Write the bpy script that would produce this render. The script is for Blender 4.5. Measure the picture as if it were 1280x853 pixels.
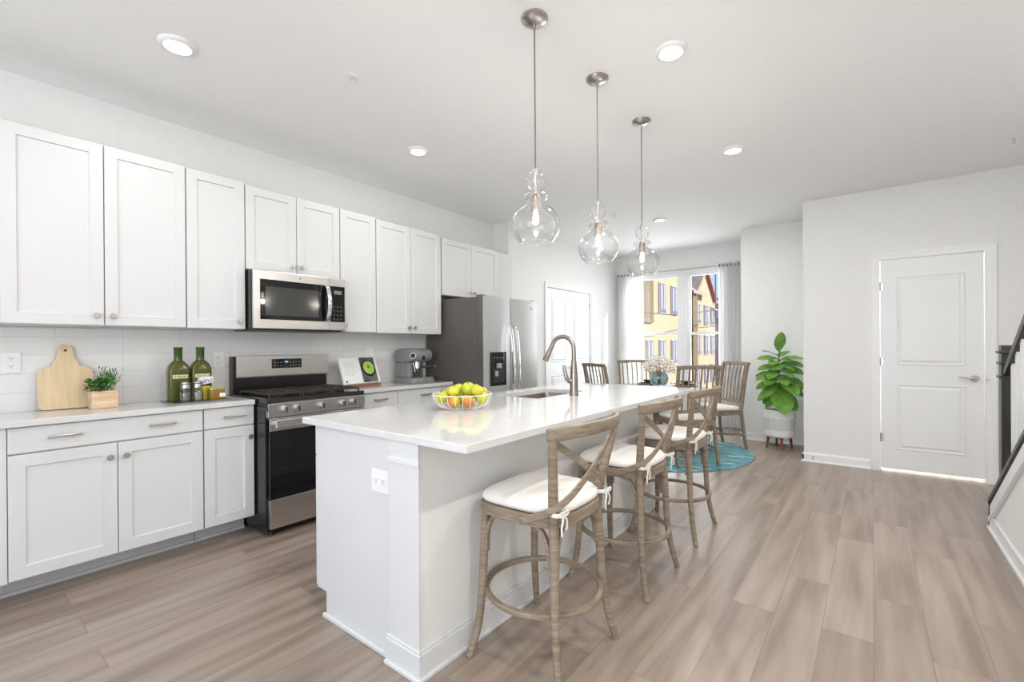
import bpy, bmesh, math, random
from mathutils import Vector, Matrix, noise
PI = math.pi
C = bpy.context.scene.collection
for o in list(bpy.data.objects): bpy.data.objects.remove(o)
random.seed(7)

# ---------------------------------------------------------------- camera
H = 1.25
yaw, pitch, roll, FPX = -.6621, -.0018, -.0070, 578.18
fw = Vector((math.sin(yaw)*math.cos(pitch), math.cos(yaw)*math.cos(pitch), math.sin(pitch)))
rt = Vector((math.cos(yaw), -math.sin(yaw), 0)); up = rt.cross(fw)
rt2 = rt*math.cos(roll)+up*math.sin(roll); up2 = -rt*math.sin(roll)+up*math.cos(roll)
cd = bpy.data.cameras.new('camera'); cam = bpy.data.objects.new('camera', cd); C.objects.link(cam)
cam.matrix_world = Matrix(((rt2.x, up2.x, -fw.x, 0), (rt2.y, up2.y, -fw.y, 0), (rt2.z, up2.z, -fw.z, H), (0, 0, 0, 1)))
cd.sensor_width = 36; cd.lens = 36*FPX/1280; cd.shift_y = 7.63/1280; cd.clip_start = .05; cd.clip_end = 400
bpy.context.scene.camera = cam

# ---------------------------------------------------------------- light
vs = bpy.context.scene.view_settings
vs.view_transform = 'Standard'; vs.look = 'None'; vs.gamma = 1; vs.use_curve_mapping = False; vs.exposure = 0.38
W = bpy.data.worlds.new('sky'); bpy.context.scene.world = W; W.use_nodes = True
nt = W.node_tree; nt.nodes.clear()
wo = nt.nodes.new('ShaderNodeOutputWorld'); bg = nt.nodes.new('ShaderNodeBackground')
geo = nt.nodes.new('ShaderNodeNewGeometry'); sep = nt.nodes.new('ShaderNodeSeparateXYZ'); rmp = nt.nodes.new('ShaderNodeValToRGB')
tc = nt.nodes.new('ShaderNodeTexCoord')
nt.links.new(tc.outputs['Generated'], sep.inputs[0]); nt.links.new(sep.outputs['Z'], rmp.inputs[0])
rmp.color_ramp.elements[0].position = 0.0; rmp.color_ramp.elements[0].color = (.80, .82, .85, 1)
rmp.color_ramp.elements[1].position = .45; rmp.color_ramp.elements[1].color = (.42, .62, .90, 1)
e = rmp.color_ramp.elements.new(.10); e.color = (.42, .60, .88, 1)
nt.links.new(rmp.outputs[0], bg.inputs[0]); nt.links.new(bg.outputs[0], wo.inputs[0]); bg.inputs[1].default_value = 1.0
sd = bpy.data.lights.new('sun', 'SUN'); sun = bpy.data.objects.new('sun', sd); C.objects.link(sun)
sd.energy = 6.5; sd.angle = .009; sd.color = (1, .96, .9)
sun.rotation_euler = Vector((-1.75, -1, -1.2)).to_track_quat('-Z', 'Y').to_euler()
def area(name, loc, direction, sx, sy, power, col=(1, 1, 1)):
    d = bpy.data.lights.new(name, 'AREA'); d.shape = 'RECTANGLE'; d.size = sx; d.size_y = sy; d.energy = power; d.color = col
    o = bpy.data.objects.new(name, d); C.objects.link(o); o.location = loc
    o.rotation_euler = Vector(direction).to_track_quat('-Z', 'Y').to_euler(); return o
P_REAR, P_WIN, P_CAN, P_BULB = 104, 105, 5.5, 2.6
area('rear_fill', (-.1, -2.9, 1.5), (.3, 1, .9), 3.0, 2.3, P_REAR, (.94, .97, 1))     # unseen fill lamp added behind the camera to brighten the room
area('window_daylight', (-2.3, 8.15, 1.6), (0, -1, -.08), 2.4, 2.4, P_WIN, (.93, .97, 1))

# ---------------------------------------------------------------- materials
def mat(name, col=(.8, .8, .8), rough=.5, metal=0, **k):
    m = bpy.data.materials.new(name); m.use_nodes = True
    b = m.node_tree.nodes['Principled BSDF']
    b.inputs['Base Color'].default_value = (*col, 1); b.inputs['Roughness'].default_value = rough; b.inputs['Metallic'].default_value = metal
    for kk, v in k.items():
        b.inputs[kk.replace('_', ' ')].default_value = v
    return m
def nodes(m): return m.node_tree.nodes, m.node_tree.links, m.node_tree.nodes['Principled BSDF']
def varied(name, c1, c2, scale=(1, 1, 1), rough=.5, nscale=5, detail=4, bump=0, metal=0, lo=.35, hi=.65, coord='Object', **k):
    m = mat(name, c1, rough, metal, **k); n, l, b = nodes(m)
    t = n.new('ShaderNodeTexCoord'); mp = n.new('ShaderNodeMapping'); ns = n.new('ShaderNodeTexNoise'); r = n.new('ShaderNodeValToRGB')
    mp.inputs['Scale'].default_value = scale; ns.inputs['Scale'].default_value = nscale; ns.inputs['Detail'].default_value = detail
    r.color_ramp.elements[0].position = lo; r.color_ramp.elements[0].color = (*c1, 1)
    r.color_ramp.elements[1].position = hi; r.color_ramp.elements[1].color = (*c2, 1)
    l.new(t.outputs[coord], mp.inputs[0]); l.new(mp.outputs[0], ns.inputs[0]); l.new(ns.outputs[0], r.inputs[0]); l.new(r.outputs[0], b.inputs['Base Color'])
    if bump:
        bp = n.new('ShaderNodeBump'); bp.inputs['Strength'].default_value = bump; bp.inputs['Distance'].default_value = .002
        l.new(ns.outputs[0], bp.inputs['Height']); l.new(bp.outputs[0], b.inputs['Normal'])
    return m
def emis(name, col, s):
    m = mat(name, col); n, l, b = nodes(m); b.inputs['Emission Color'].default_value = (*col, 1); b.inputs['Emission Strength'].default_value = s
    return m
def thin_glass(name, tint=(1, 1, 1), base=.05, edge=.6, rough=.0):
    m = bpy.data.materials.new(name); m.use_nodes = True; n = m.node_tree.nodes; l = m.node_tree.links; n.clear()
    o = n.new('ShaderNodeOutputMaterial'); mx = n.new('ShaderNodeMixShader'); tr = n.new('ShaderNodeBsdfTransparent'); gl = n.new('ShaderNodeBsdfGlossy')
    lw = n.new('ShaderNodeLayerWeight'); lw.inputs[0].default_value = .35
    mr = n.new('ShaderNodeMapRange'); mr.inputs[3].default_value = base; mr.inputs[4].default_value = edge
    tr.inputs[0].default_value = (*tint, 1); gl.inputs['Roughness'].default_value = rough
    l.new(lw.outputs['Facing'], mr.inputs[0]); l.new(mr.outputs[0], mx.inputs[0]); l.new(tr.outputs[0], mx.inputs[1]); l.new(gl.outputs[0], mx.inputs[2]); l.new(mx.outputs[0], o.inputs[0])
    return m
M = {}
M['wall'] = varied('wall_paint', (.80, .80, .79), (.82, .82, .81), rough=.7, nscale=30)
M['ceiling'] = varied('ceiling_paint', (.90, .90, .895), (.91, .91, .905), rough=.8, nscale=20)
M['trim'] = mat('trim_paint', (.84, .845, .85), .35)
M['cab'] = mat('cabinet_paint', (.70, .705, .71), .4)
M['islandpaint'] = mat('island_wall_paint', (.79, .79, .77), .5)
M['quartz'] = varied('quartz', (.66, .655, .645), (.70, .695, .69), rough=.07, nscale=14, detail=8)
M['nickel'] = mat('brushed_nickel', (.50, .48, .46), .3, 1)
M['bronze'] = mat('brushed_faucet_nickel', (.33, .285, .25), .3, 1)
M['steel'] = varied('stainless_steel', (.56, .54, .52), (.63, .61, .59), scale=(1, 1, 60), rough=.3, metal=1, nscale=8)
M['steelv'] = varied('stainless_steel_vertical', (.62, .62, .62), (.70, .70, .70), scale=(60, 60, 1), rough=.35, metal=1, nscale=8)
M['fridgeside'] = varied('fridge_side', (.105, .095, .085), (.115, .105, .095), rough=.5, nscale=80)
M['black'] = mat('black_enamel', (.012, .012, .012), .18)
M['blackglass'] = mat('black_glass', (.006, .006, .007), .04)
M['castiron'] = mat('cast_iron', (.03, .024, .02), .55)
M['darkplastic'] = mat('dark_plastic', (.02, .02, .022), .4)
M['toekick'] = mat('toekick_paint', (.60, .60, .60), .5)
M['chrome'] = mat('chrome', (.75, .75, .76), .12, 1)
M['white'] = mat('white_plastic', (.85, .85, .85), .3)
M['offwhite'] = mat('plate_slots', (.25, .25, .25), .5)
M['cushion'] = varied('cushion_linen', (.80, .77, .72), (.84, .81, .765), rough=.95, nscale=200, bump=.15)
M['board'] = varied('pale_board_wood', (.72, .54, .32), (.80, .63, .40), scale=(1, 14, 1.2), rough=.55, nscale=3)
M['planterwood'] = varied('rough_light_wood', (.62, .42, .25), (.82, .64, .44), scale=(2, 2, 14), rough=.75, nscale=5, bump=.6)
M['herb'] = varied('herb_green', (.02, .10, .015), (.10, .30, .05), rough=.6, nscale=60)
M['figleaf'] = varied('fig_leaf', (.07, .22, .025), (.20, .42, .07), rough=.38, nscale=9, lo=.3, hi=.7)
M['figstem'] = mat('fig_stem', (.16, .12, .07), .8)
M['soil'] = varied('soil', (.05, .028, .015), (.13, .075, .04), rough=1, nscale=60, bump=1)
M['redwood'] = varied('red_brown_wood', (.20, .055, .025), (.30, .09, .045), scale=(6, 6, 1), rough=.45, nscale=6)
M['darkwood'] = varied('dark_stained_wood', (.022, .019, .017), (.045, .04, .036), scale=(8, 8, 1), rough=.35, nscale=4)
M['curtain'] = mat('curtain_fabric', (.93, .93, .93), .9)
n_, l_, b_ = nodes(M['curtain'])
tb = n_.new('ShaderNodeBsdfTranslucent'); tb.inputs[0].default_value = (.92, .92, .91, 1); mx_ = n_.new('ShaderNodeMixShader'); mx_.inputs[0].default_value = .30
l_.new(b_.outputs[0], mx_.inputs[1]); l_.new(tb.outputs[0], mx_.inputs[2])
tp_ = n_.new('ShaderNodeBsdfTransparent'); m2_ = n_.new('ShaderNodeMixShader'); m2_.inputs[0].default_value = .12     # a fairly sheer weave
l_.new(mx_.outputs[0], m2_.inputs[1]); l_.new(tp_.outputs[0], m2_.inputs[2]); l_.new(m2_.outputs[0], n_['Material Output'].inputs[0])
M['glass'] = thin_glass('clear_glass', (1, 1, 1), .03, .85)
M['pane'] = thin_glass('window_pane', (1, 1, 1), .02, .5)
M['oilglass'] = mat('olive_oil_glass', (.075, .08, .010), .12)
M['oilneck'] = mat('green_glass', (.05, .10, .02), .1)
M['blueglass'] = thin_glass('blue_vase_glass', (.66, .78, .82), .16, .7)
M['capglass'] = thin_glass('jar_glass', (.80, .83, .82), .12, .6)
M['paper'] = mat('paper', (.85, .85, .83), .7)
M['bulb'] = emis('bulb_glow', (1, .92, .80), 10)
M['canlight'] = emis('can_light_glow', (1, .97, .92), 9)
M['copper'] = mat('copper_socket', (.36, .30, .265), .35, 1)
M['machine'] = varied('hammered_grey_enamel', (.19, .205, .20), (.26, .275, .27), rough=.35, nscale=90, bump=.3)
M['appleG'] = varied('green_apple_skin', (.42, .50, .03), (.58, .58, .05), rough=.3, nscale=9)
M['appleR'] = varied('blushed_apple_skin', (.60, .48, .05), (.60, .16, .05), rough=.3, nscale=10, lo=.42, hi=.62)
M['wire'] = mat('white_wire', (.82, .78, .70), .35)
M['stalk'] = mat('stalk', (.10, .06, .02), .8)

def floor_mat():
    m = mat('vinyl_planks', (.3, .24, .2), .3); n, l, b = nodes(m)
    t = n.new('ShaderNodeTexCoord'); mp = n.new('ShaderNodeMapping'); mp.inputs['Rotation'].default_value = (0, 0, PI/2)
    br = n.new('ShaderNodeTexBrick'); br.inputs['Scale'].default_value = 1; br.inputs['Brick Width'].default_value = 1.22; br.inputs['Row Height'].default_value = .182
    br.inputs['Mortar Size'].default_value = .0012; br.inputs['Mortar Smooth'].default_value = .3; br.inputs['Bias'].default_value = 0
    br.inputs['Color1'].default_value = (0, 0, 0, 1); br.inputs['Color2'].default_value = (1, 1, 1, 1); br.inputs['Mortar'].default_value = (.5, .5, .5, 1)
    br.offset = .37; br.offset_frequency = 2
    l.new(t.outputs['Object'], mp.inputs[0]); l.new(mp.outputs[0], br.inputs[0])
    mp2 = n.new('ShaderNodeMapping'); mp2.inputs['Scale'].default_value = (11, .9, 1); l.new(t.outputs['Object'], mp2.inputs[0])
    add = n.new('ShaderNodeVectorMath'); add.operation = 'ADD'; l.new(mp2.outputs[0], add.inputs[0])
    sc = n.new('ShaderNodeVectorMath'); sc.operation = 'SCALE'; sc.inputs[3].default_value = 13; l.new(br.outputs['Color'], sc.inputs[0]); l.new(sc.outputs[0], add.inputs[1])
    ns = n.new('ShaderNodeTexNoise'); ns.inputs['Scale'].default_value = 1.3; ns.inputs['Detail'].default_value = 5; ns.inputs['Roughness'].default_value = .45; l.new(add.outputs[0], ns.inputs[0])
    r = n.new('ShaderNodeValToRGB'); cr = r.color_ramp
    cr.elements[0].position = .30; cr.elements[0].color = (.215, .160, .124, 1); cr.elements[1].position = .72; cr.elements[1].color = (.375, .308, .258, 1)
    e = cr.elements.new(.5); e.color = (.308, .242, .195, 1)
    l.new(ns.outputs[0], r.inputs[0])
    hs = n.new('ShaderNodeMix'); hs.data_type = 'RGBA'; hs.blend_type = 'MULTIPLY'; hs.inputs[0].default_value = 1
    r2 = n.new('ShaderNodeValToRGB'); r2.color_ramp.elements[0].color = (.95, .95, .95, 1); r2.color_ramp.elements[1].color = (1.05, 1.05, 1.05, 1); l.new(br.outputs['Color'], r2.inputs[0])
    l.new(r.outputs[0], hs.inputs[6]); l.new(r2.outputs[0], hs.inputs[7])
    mm = n.new('ShaderNodeMix'); mm.data_type = 'RGBA'; l.new(br.outputs['Fac'], mm.inputs[0]); l.new(hs.outputs[2], mm.inputs[6]); mm.inputs[7].default_value = (.15, .115, .09, 1)
    l.new(mm.outputs[2], b.inputs['Base Color'])
    rr = n.new('ShaderNodeMapRange'); rr.inputs[3].default_value = .34; rr.inputs[4].default_value = .40; b.inputs['Specular IOR Level'].default_value = 1.0; l.new(ns.outputs[0], rr.inputs[0]); l.new(rr.outputs[0], b.inputs['Roughness'])
    return m
M['floor'] = floor_mat()
def tile_mat():
    m = mat('glossy_subway_tile', (.62, .61, .60), .12); n, l, b = nodes(m)
    t = n.new('ShaderNodeTexCoord'); sx = n.new('ShaderNodeSeparateXYZ'); cx = n.new('ShaderNodeCombineXYZ')
    l.new(t.outputs['Object'], sx.inputs[0]); l.new(sx.outputs['Y'], cx.inputs[0]); l.new(sx.outputs['Z'], cx.inputs[1])
    mp = n.new('ShaderNodeMapping'); mp.inputs['Location'].default_value = (-.175, -.905, 0); l.new(cx.outputs[0], mp.inputs[0])
    br = n.new('ShaderNodeTexBrick'); br.offset = 0; br.inputs['Scale'].default_value = 1; br.inputs['Brick Width'].default_value = .308; br.inputs['Row Height'].default_value = .1045
    br.inputs['Mortar Size'].default_value = .0015; br.inputs['Mortar Smooth'].default_value = .2
    br.inputs['Color1'].default_value = (.80, .79, .785, 1); br.inputs['Color2'].default_value = (.82, .81, .80, 1); br.inputs['Mortar'].default_value = (.66, .65, .64, 1)
    l.new(mp.outputs[0], br.inputs[0]); l.new(br.outputs['Color'], b.inputs['Base Color'])
    bp = n.new('ShaderNodeBump'); bp.invert = True; bp.inputs['Strength'].default_value = .4; bp.inputs['Distance'].default_value = .002; l.new(br.outputs['Fac'], bp.inputs['Height']); l.new(bp.outputs[0], b.inputs['Normal'])
    return m
M['tile'] = tile_mat()
def wood_ring():
    m = mat('weathered_oak_ringed', (.3, .22, .16), .6); n, l, b = nodes(m)
    t = n.new('ShaderNodeTexCoord'); mp = n.new('ShaderNodeMapping'); mp.inputs['Scale'].default_value = (6, 6, 70)
    l.new(t.outputs['Object'], mp.inputs[0]); ns = n.new('ShaderNodeTexNoise'); ns.inputs['Scale'].default_value = 1.4; ns.inputs['Detail'].default_value = 5; ns.inputs['Roughness'].default_value = .65; l.new(mp.outputs[0], ns.inputs[0])
    r = n.new('ShaderNodeValToRGB'); r.color_ramp.elements[0].position = .30; r.color_ramp.elements[0].color = (.165, .124, .088, 1); r.color_ramp.elements[1].position = .72; r.color_ramp.elements[1].color = (.37, .30, .225, 1)
    e = r.color_ramp.elements.new(.5); e.color = (.265, .207, .150, 1)
    l.new(ns.outputs[0], r.inputs[0]); l.new(r.outputs[0], b.inputs['Base Color'])
    bp = n.new('ShaderNodeBump'); bp.inputs['Strength'].default_value = .35; bp.inputs['Distance'].default_value = .002; l.new(ns.outputs[0], bp.inputs['Height']); l.new(bp.outputs[0], b.inputs['Normal'])
    return m
M['oak'] = wood_ring()
M['oakplain'] = varied('weathered_oak', (.175, .13, .092), (.36, .285, .21), scale=(5, 5, 5), rough=.6, nscale=7, detail=6, lo=.3, hi=.72)
def rug_mat():
    m = mat('teal_rug', (.1, .4, .5), .95); n, l, b = nodes(m)
    t = n.new('ShaderNodeTexCoord'); mp = n.new('ShaderNodeMapping'); mp.inputs['Scale'].default_value = (3, 13, 5); mp.inputs['Rotation'].default_value = (0, 0, .7)
    l.new(t.outputs['Object'], mp.inputs[0]); ns = n.new('ShaderNodeTexNoise'); ns.inputs['Scale'].default_value = 1.3; ns.inputs['Detail'].default_value = 7; ns.inputs['Roughness'].default_value = .7; l.new(mp.outputs[0], ns.inputs[0])
    r = n.new('ShaderNodeValToRGB'); r.color_ramp.elements[0].position = .38; r.color_ramp.elements[0].color = (.035, .19, .25, 1); r.color_ramp.elements[1].position = .64; r.color_ramp.elements[1].color = (.50, .64, .64, 1)
    e = r.color_ramp.elements.new(.5); e.color = (.15, .37, .42, 1)
    l.new(ns.outputs[0], r.inputs[0]); l.new(r.outputs[0], b.inputs['Base Color']); return m
M['rug'] = rug_mat()

# ---------------------------------------------------------------- helpers
def tag(o, label=None, cat=None, group=None, kind=None):
    if label: o['label'] = label
    if cat: o['category'] = cat
    if group: o['group'] = group
    if kind: o['kind'] = kind
    return o
def thing(name, label, cat, loc, group=None):
    o = bpy.data.objects.new(name, None); C.objects.link(o); o.location = loc; o.empty_display_size = .05
    return tag(o, label, cat, group)
def wloc(o):
    v = Vector((0, 0, 0))
    while o: v += o.location; o = o.parent
    return v
def obj(name, bm, m, parent=None, loc=None, smooth=None, bev=0, sub=0):
    """bm in world coordinates; loc = where a top-level mesh gets its origin"""
    base = wloc(parent) if parent else Vector(loc or (0, 0, 0))
    if base.length: bmesh.ops.translate(bm, vec=-base, verts=bm.verts)
    bmesh.ops.recalc_face_normals(bm, faces=bm.faces)
    me = bpy.data.meshes.new(name); bm.to_mesh(me); bm.free(); me.materials.append(M[m] if isinstance(m, str) else m)
    o = bpy.data.objects.new(name, me); C.objects.link(o)
    if parent: o.parent = parent
    else: o.location = base
    if bev:
        md = o.modifiers.new('bevel', 'BEVEL'); md.width = bev; md.segments = 2; md.limit_method = 'ANGLE'; md.angle_limit = .7
    if sub:
        md = o.modifiers.new('sub', 'SUBSURF'); md.levels = sub; md.render_levels = sub
    if smooth is not None:
        if smooth >= PI: 
            for p in me.polygons: p.use_smooth = True
        else:
            for p in me.polygons: p.use_smooth = True
            me.set_sharp_from_angle(angle=smooth)
    return o
def NB(): return bmesh.new()
def box(bm, x0, x1, y0, y1, z0, z1):
    r = bmesh.ops.create_cube(bm, size=1, matrix=Matrix.Translation(((x0+x1)/2, (y0+y1)/2, (z0+z1)/2)) @ Matrix.Diagonal((abs(x1-x0), abs(y1-y0), abs(z1-z0), 1)))
    return r['verts']
def bx(*a):
    bm = NB(); box(bm, *a); return bm
def cyl(bm, p, axis, r, h, seg=24, r2=None):
    """cylinder starting at p going along axis for h"""
    a = Vector(axis).normalized(); p = Vector(p)
    m = Matrix.Translation(p+a*h/2) @ a.to_track_quat('Z', 'Y').to_matrix().to_4x4()
    bmesh.ops.create_cone(bm, cap_ends=True, segments=seg, radius1=r, radius2=r if r2 is None else r2, depth=h, matrix=m)
def lathe(bm, prof, c=(0, 0, 0), seg=32, axis=(0, 0, 1), close=True):
    q = Vector(axis).normalized().to_track_quat('Z', 'Y'); c = Vector(c); rings = []
    for r, z in prof:
        if r < 1e-6: rings.append([bm.verts.new(c+q @ Vector((0, 0, z)))])
        else: rings.append([bm.verts.new(c+q @ Vector((r*math.cos(2*PI*i/seg), r*math.sin(2*PI*i/seg), z))) for i in range(seg)])
    for A, B in zip(rings, rings[1:]):
        for i in range(seg):
            j = (i+1) % seg
            if len(A) == 1 and len(B) == 1: continue
            if len(A) == 1: bm.faces.new((A[0], B[j], B[i]))
            elif len(B) == 1: bm.faces.new((A[i], A[j], B[0]))
            else: bm.faces.new((A[i], A[j], B[j], B[i]))
    if close:
        for R in (rings[0], rings[-1]):
            if len(R) > 1: bm.faces.new(R)
def smoothpath(pts, n=6):
    P = [Vector(p) for p in pts]; out = []
    for i in range(len(P)-1):
        p0 = P[max(i-1, 0)]; p1 = P[i]; p2 = P[i+1]; p3 = P[min(i+2, len(P)-1)]
        for k in range(n):
            t = k/n; out.append(.5*((2*p1)+(-p0+p2)*t+(2*p0-5*p1+4*p2-p3)*t*t+(-p0+3*p1-3*p2+p3)*t**3))
    out.append(P[-1]); return out
def tube(bm, pts, r, seg=10, sm=0, closed=False, flat=None, upv=None):
    """tube along pts; r number or list; flat=(a,b) gives an elliptical/rect strip; upv fixes the frame"""
    n0 = len(pts)
    if sm and not closed:
        rr = r if isinstance(r, (list, tuple)) else [r]*n0
        P = smoothpath(pts, sm); R = []
        for i in range(n0-1):
            for k in range(sm): R.append(rr[i]+(rr[i+1]-rr[i])*k/sm)
        R.append(rr[-1])
    else:
        P = [Vector(p) for p in pts]; R = list(r) if isinstance(r, (list, tuple)) else [r]*len(P)
    n = len(P); rings = []; prev = None
    for i in range(n):
        if closed: t = (P[(i+1) % n]-P[i-1]).normalized()
        else: t = (P[min(i+1, n-1)]-P[max(i-1, 0)]).normalized()
        if upv is not None: u = Vector(upv)
        elif prev is None: u = Vector((0, 0, 1)) if abs(t.z) < .9 else Vector((1, 0, 0))
        else: u = prev
        u = (u-t*u.dot(t)).normalized(); prev = u; v = t.cross(u)
        ring = []
        for k in range(seg):
            a = 2*PI*k/seg
            if flat:
                ca, sa = math.cos(a), math.sin(a); pw = .45
                ring.append(bm.verts.new(P[i]+u*flat[0]*math.copysign(abs(ca)**pw, ca)+v*flat[1]*math.copysign(abs(sa)**pw, sa)))
            else: ring.append(bm.verts.new(P[i]+(u*math.cos(a)+v*math.sin(a))*R[i]))
        rings.append(ring)
    pairs = list(zip(rings, rings[1:]))
    if closed: pairs.append((rings[-1], rings[0]))
    for A, B in pairs:
        for k in range(seg): bm.faces.new((A[k], A[(k+1) % seg], B[(k+1) % seg], B[k]))
    if not closed: bm.faces.new(rings[0]); bm.faces.new(rings[-1])
def sphere(bm, c, r, sc=(1, 1, 1), seg=16):
    bmesh.ops.create_uvsphere(bm, u_segments=seg, v_segments=seg*2//3, radius=r, matrix=Matrix.Translation(c) @ Matrix.Diagonal((*sc, 1)))
def poly(bm, pts, d):
    """prism: polygon pts (3d) extruded by vector d"""
    d = Vector(d); A = [bm.verts.new(p) for p in pts]; B = [bm.verts.new(Vector(p)+d) for p in pts]; n = len(A)
    bm.faces.new(A); bm.faces.new(B)
    for i in range(n): bm.faces.new((A[i], A[(i+1) % n], B[(i+1) % n], B[i]))
def strip(name, m, parent, pts, d, **k):
    bm = NB(); poly(bm, pts, d); return obj(name, bm, m, parent, **k)
def shaker(bm, f, y0, y1, z0, z1, s=1, th=.02, rail=.057, rec=.009, axis='x', bv=.004):
    """shaker panel with its outer face at coordinate f on an axis, facing s"""
    def Q(u, v, w): return (f-s*w, u, v) if axis == 'x' else (u, f-s*w, v)
    def ring(i, w): return [bm.verts.new(Q(a, b, w)) for a, b in ((y0+i, z0+i), (y1-i, z0+i), (y1-i, z1-i), (y0+i, z1-i))]
    R = [ring(0, th), ring(0, .0015), ring(.0015, 0)]
    if rail: R += [ring(rail, 0), ring(rail+bv, rec)]
    bm.faces.new(R[0]); bm.faces.new(R[-1])
    for A, B in zip(R, R[1:]):
        for i in range(4): bm.faces.new((A[i], A[(i+1) % 4], B[(i+1) % 4], B[i]))
def rect_ring_slab(bm, o, h, z0, z1):
    """rectangular slab o=(x0,x1,y0,y1) with a hole h"""
    def R(q, z): return [bm.verts.new(p) for p in ((q[0], q[2], z), (q[1], q[2], z), (q[1], q[3], z), (q[0], q[3], z))]
    a, b, c, d = R(o, z0), R(o, z1), R(h, z1), R(h, z0)
    for A, B in ((a, b), (b, c), (c, d), (d, a)):
        for i in range(4): bm.faces.new((A[i], A[(i+1) % 4], B[(i+1) % 4], B[i]))
def copytree(o, parent=None):
    c = o.copy(); C.objects.link(c); c.parent = parent
    for ch in list(o.children): copytree(ch, c)
    return c
def text(name, s, size, m, parent, mw, ext=.0006):
    cu = bpy.data.curves.new(name, 'FONT'); cu.body = s; cu.size = size; cu.extrude = ext; cu.align_x = 'CENTER'; cu.align_y = 'CENTER'
    t = bpy.data.objects.new('tmp', cu); C.objects.link(t); bpy.context.view_layer.update()
    me = bpy.data.meshes.new_from_object(t.evaluated_get(bpy.context.evaluated_depsgraph_get())); bpy.data.objects.remove(t)
    bm = NB(); bm.from_mesh(me); bmesh.ops.transform(bm, matrix=mw, verts=bm.verts)
    return obj(name, bm, m, parent)

# ---------------------------------------------------------------- room shell
ZC = 2.775; WX = -3.73; PX = -3.50; YW = 7.5; YD = 5.83; XD = -.585; YP = 6.72; XP = -1.375; YR = -3.0; XR = 1.75
def S(name, bm, m): return tag(obj(name, bm, m), kind='structure')
S('floor', bx(WX-.15, XR+.15, YR, YW+.2, -.12, 0), 'floor')
S('ceiling', bx(WX-.15, XR+.15, YR, YW+.2, ZC, ZC+.12), 'ceiling')
S('wall_left', bx(WX-.15, WX, YR, 4.43, 0, ZC), 'wall')
WY0, WY1 = -3.30, -1.78      # window opening x
WZ0, WZ1 = .50, 2.40
# pantry wall (with double door niche)
PD0, PD1, PDZ = 5.27, 6.48, 2.06
bm = NB(); box(bm, WX-.15, PX, 4.43, PD0, 0, ZC); box(bm, WX-.15, PX, PD1, YW, 0, ZC); box(bm, WX-.15, PX, PD0, PD1, PDZ, ZC); box(bm, WX-.15, WX-.1, PD0, PD1, 0, PDZ)
S('wall_pantry', bm, 'wall')
bm = NB(); box(bm, WX-.15, WY0, YW, YW+.08, 0, ZC); box(bm, WY1, XP+.1, YW, YW+.08, 0, ZC); box(bm, WY0, WY1, YW, YW+.08, WZ1, ZC); box(bm, WY0, WY1, YW, YW+.08, 0, WZ0)
S('wall_window', bm, 'wall')
bm = NB(); box(bm, XP, XP+.1, YP, YW, 0, ZC); box(bm, XP+.1, XD+.12, YP, YP+.12, 0, ZC)
S('wall_alcove', bm, 'wall')
DX0, DX1, DZ = .055, .80, 2.075
bm = NB(); box(bm, XD, DX0, YD, YD+.12, 0, ZC); box(bm, DX1, XR, YD, YD+.12, 0, ZC); box(bm, DX0, DX1, YD, YD+.12, DZ, ZC); box(bm, XD, XD+.12, YD+.12, YP, 0, ZC)
S('wall_door', bm, 'wall')
S('wall_right', bx(XR, XR+.15, YR, YD+.12, 0, ZC), 'wall')
bm = NB(); box(bm, WX-.15, -3.2, YR-.15, YR, 0, ZC); box(bm, 1.4, XR+.15, YR-.15, YR, 0, ZC); box(bm, -3.2, 1.4, YR-.15, YR, 2.62, ZC)
S('wall_rear', bm, 'wall')
# small lit room beyond the door
bm = NB(); box(bm, XD+.12, 1.75, 7.2, 7.3, 0, ZC); box(bm, XR, XR+.15, YD+.12, 7.3, 0, ZC); box(bm, XD+.12, XD+.2, YD+.12, 7.2, 0, ZC)
S('wall_back_room', bm, 'trim')
area('back_room_lamp', (.45, 6.6, 2.7), (0, 0, -1), .4, .4, 75, (1, .98, .95))

def baseboard(name, pts, h=.095, t=.014):
    bm = NB()
    for (x0, y0), (x1, y1), n in pts:
        d = Vector((x1-x0, y1-y0)); nx, ny = n
        prof = [(0, 0), (t+.012, 0), (t+.012, .012), (t, .02), (t, h-.018), (t*.5, h), (0, h)]
        A = [bm.verts.new((x0+nx*a, y0+ny*a, z)) for a, z in prof]; B = [bm.verts.new((x1+nx*a, y1+ny*a, z)) for a, z in prof]; k = len(prof)
        bm.faces.new(A); bm.faces.new(B)
        for i in range(k): bm.faces.new((A[i], A[(i+1) % k], B[(i+1) % k], B[i]))
    return S(name, bm, 'trim')
baseboard('baseboard_door_wall', [((XD-.014, YD), (DX0-.075, YD), (0, -1)), ((DX1+.075, YD), (XR, YD), (0, -1)), ((XD, YD-.014), (XD, YP), (-1, 0))])
baseboard('baseboard_alcove', [((XP-.014, YP), (XD, YP), (0, -1)), ((XP, YP-.014), (XP, YW), (-1, 0))])
baseboard('baseboard_window', [((PX, YW), (XP, YW), (0, -1))])
baseboard('baseboard_pantry', [((PX, 4.5), (PX, PD0-.075), (1, 0)), ((PX, PD1+.075), (PX, YW), (1, 0))])

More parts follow.
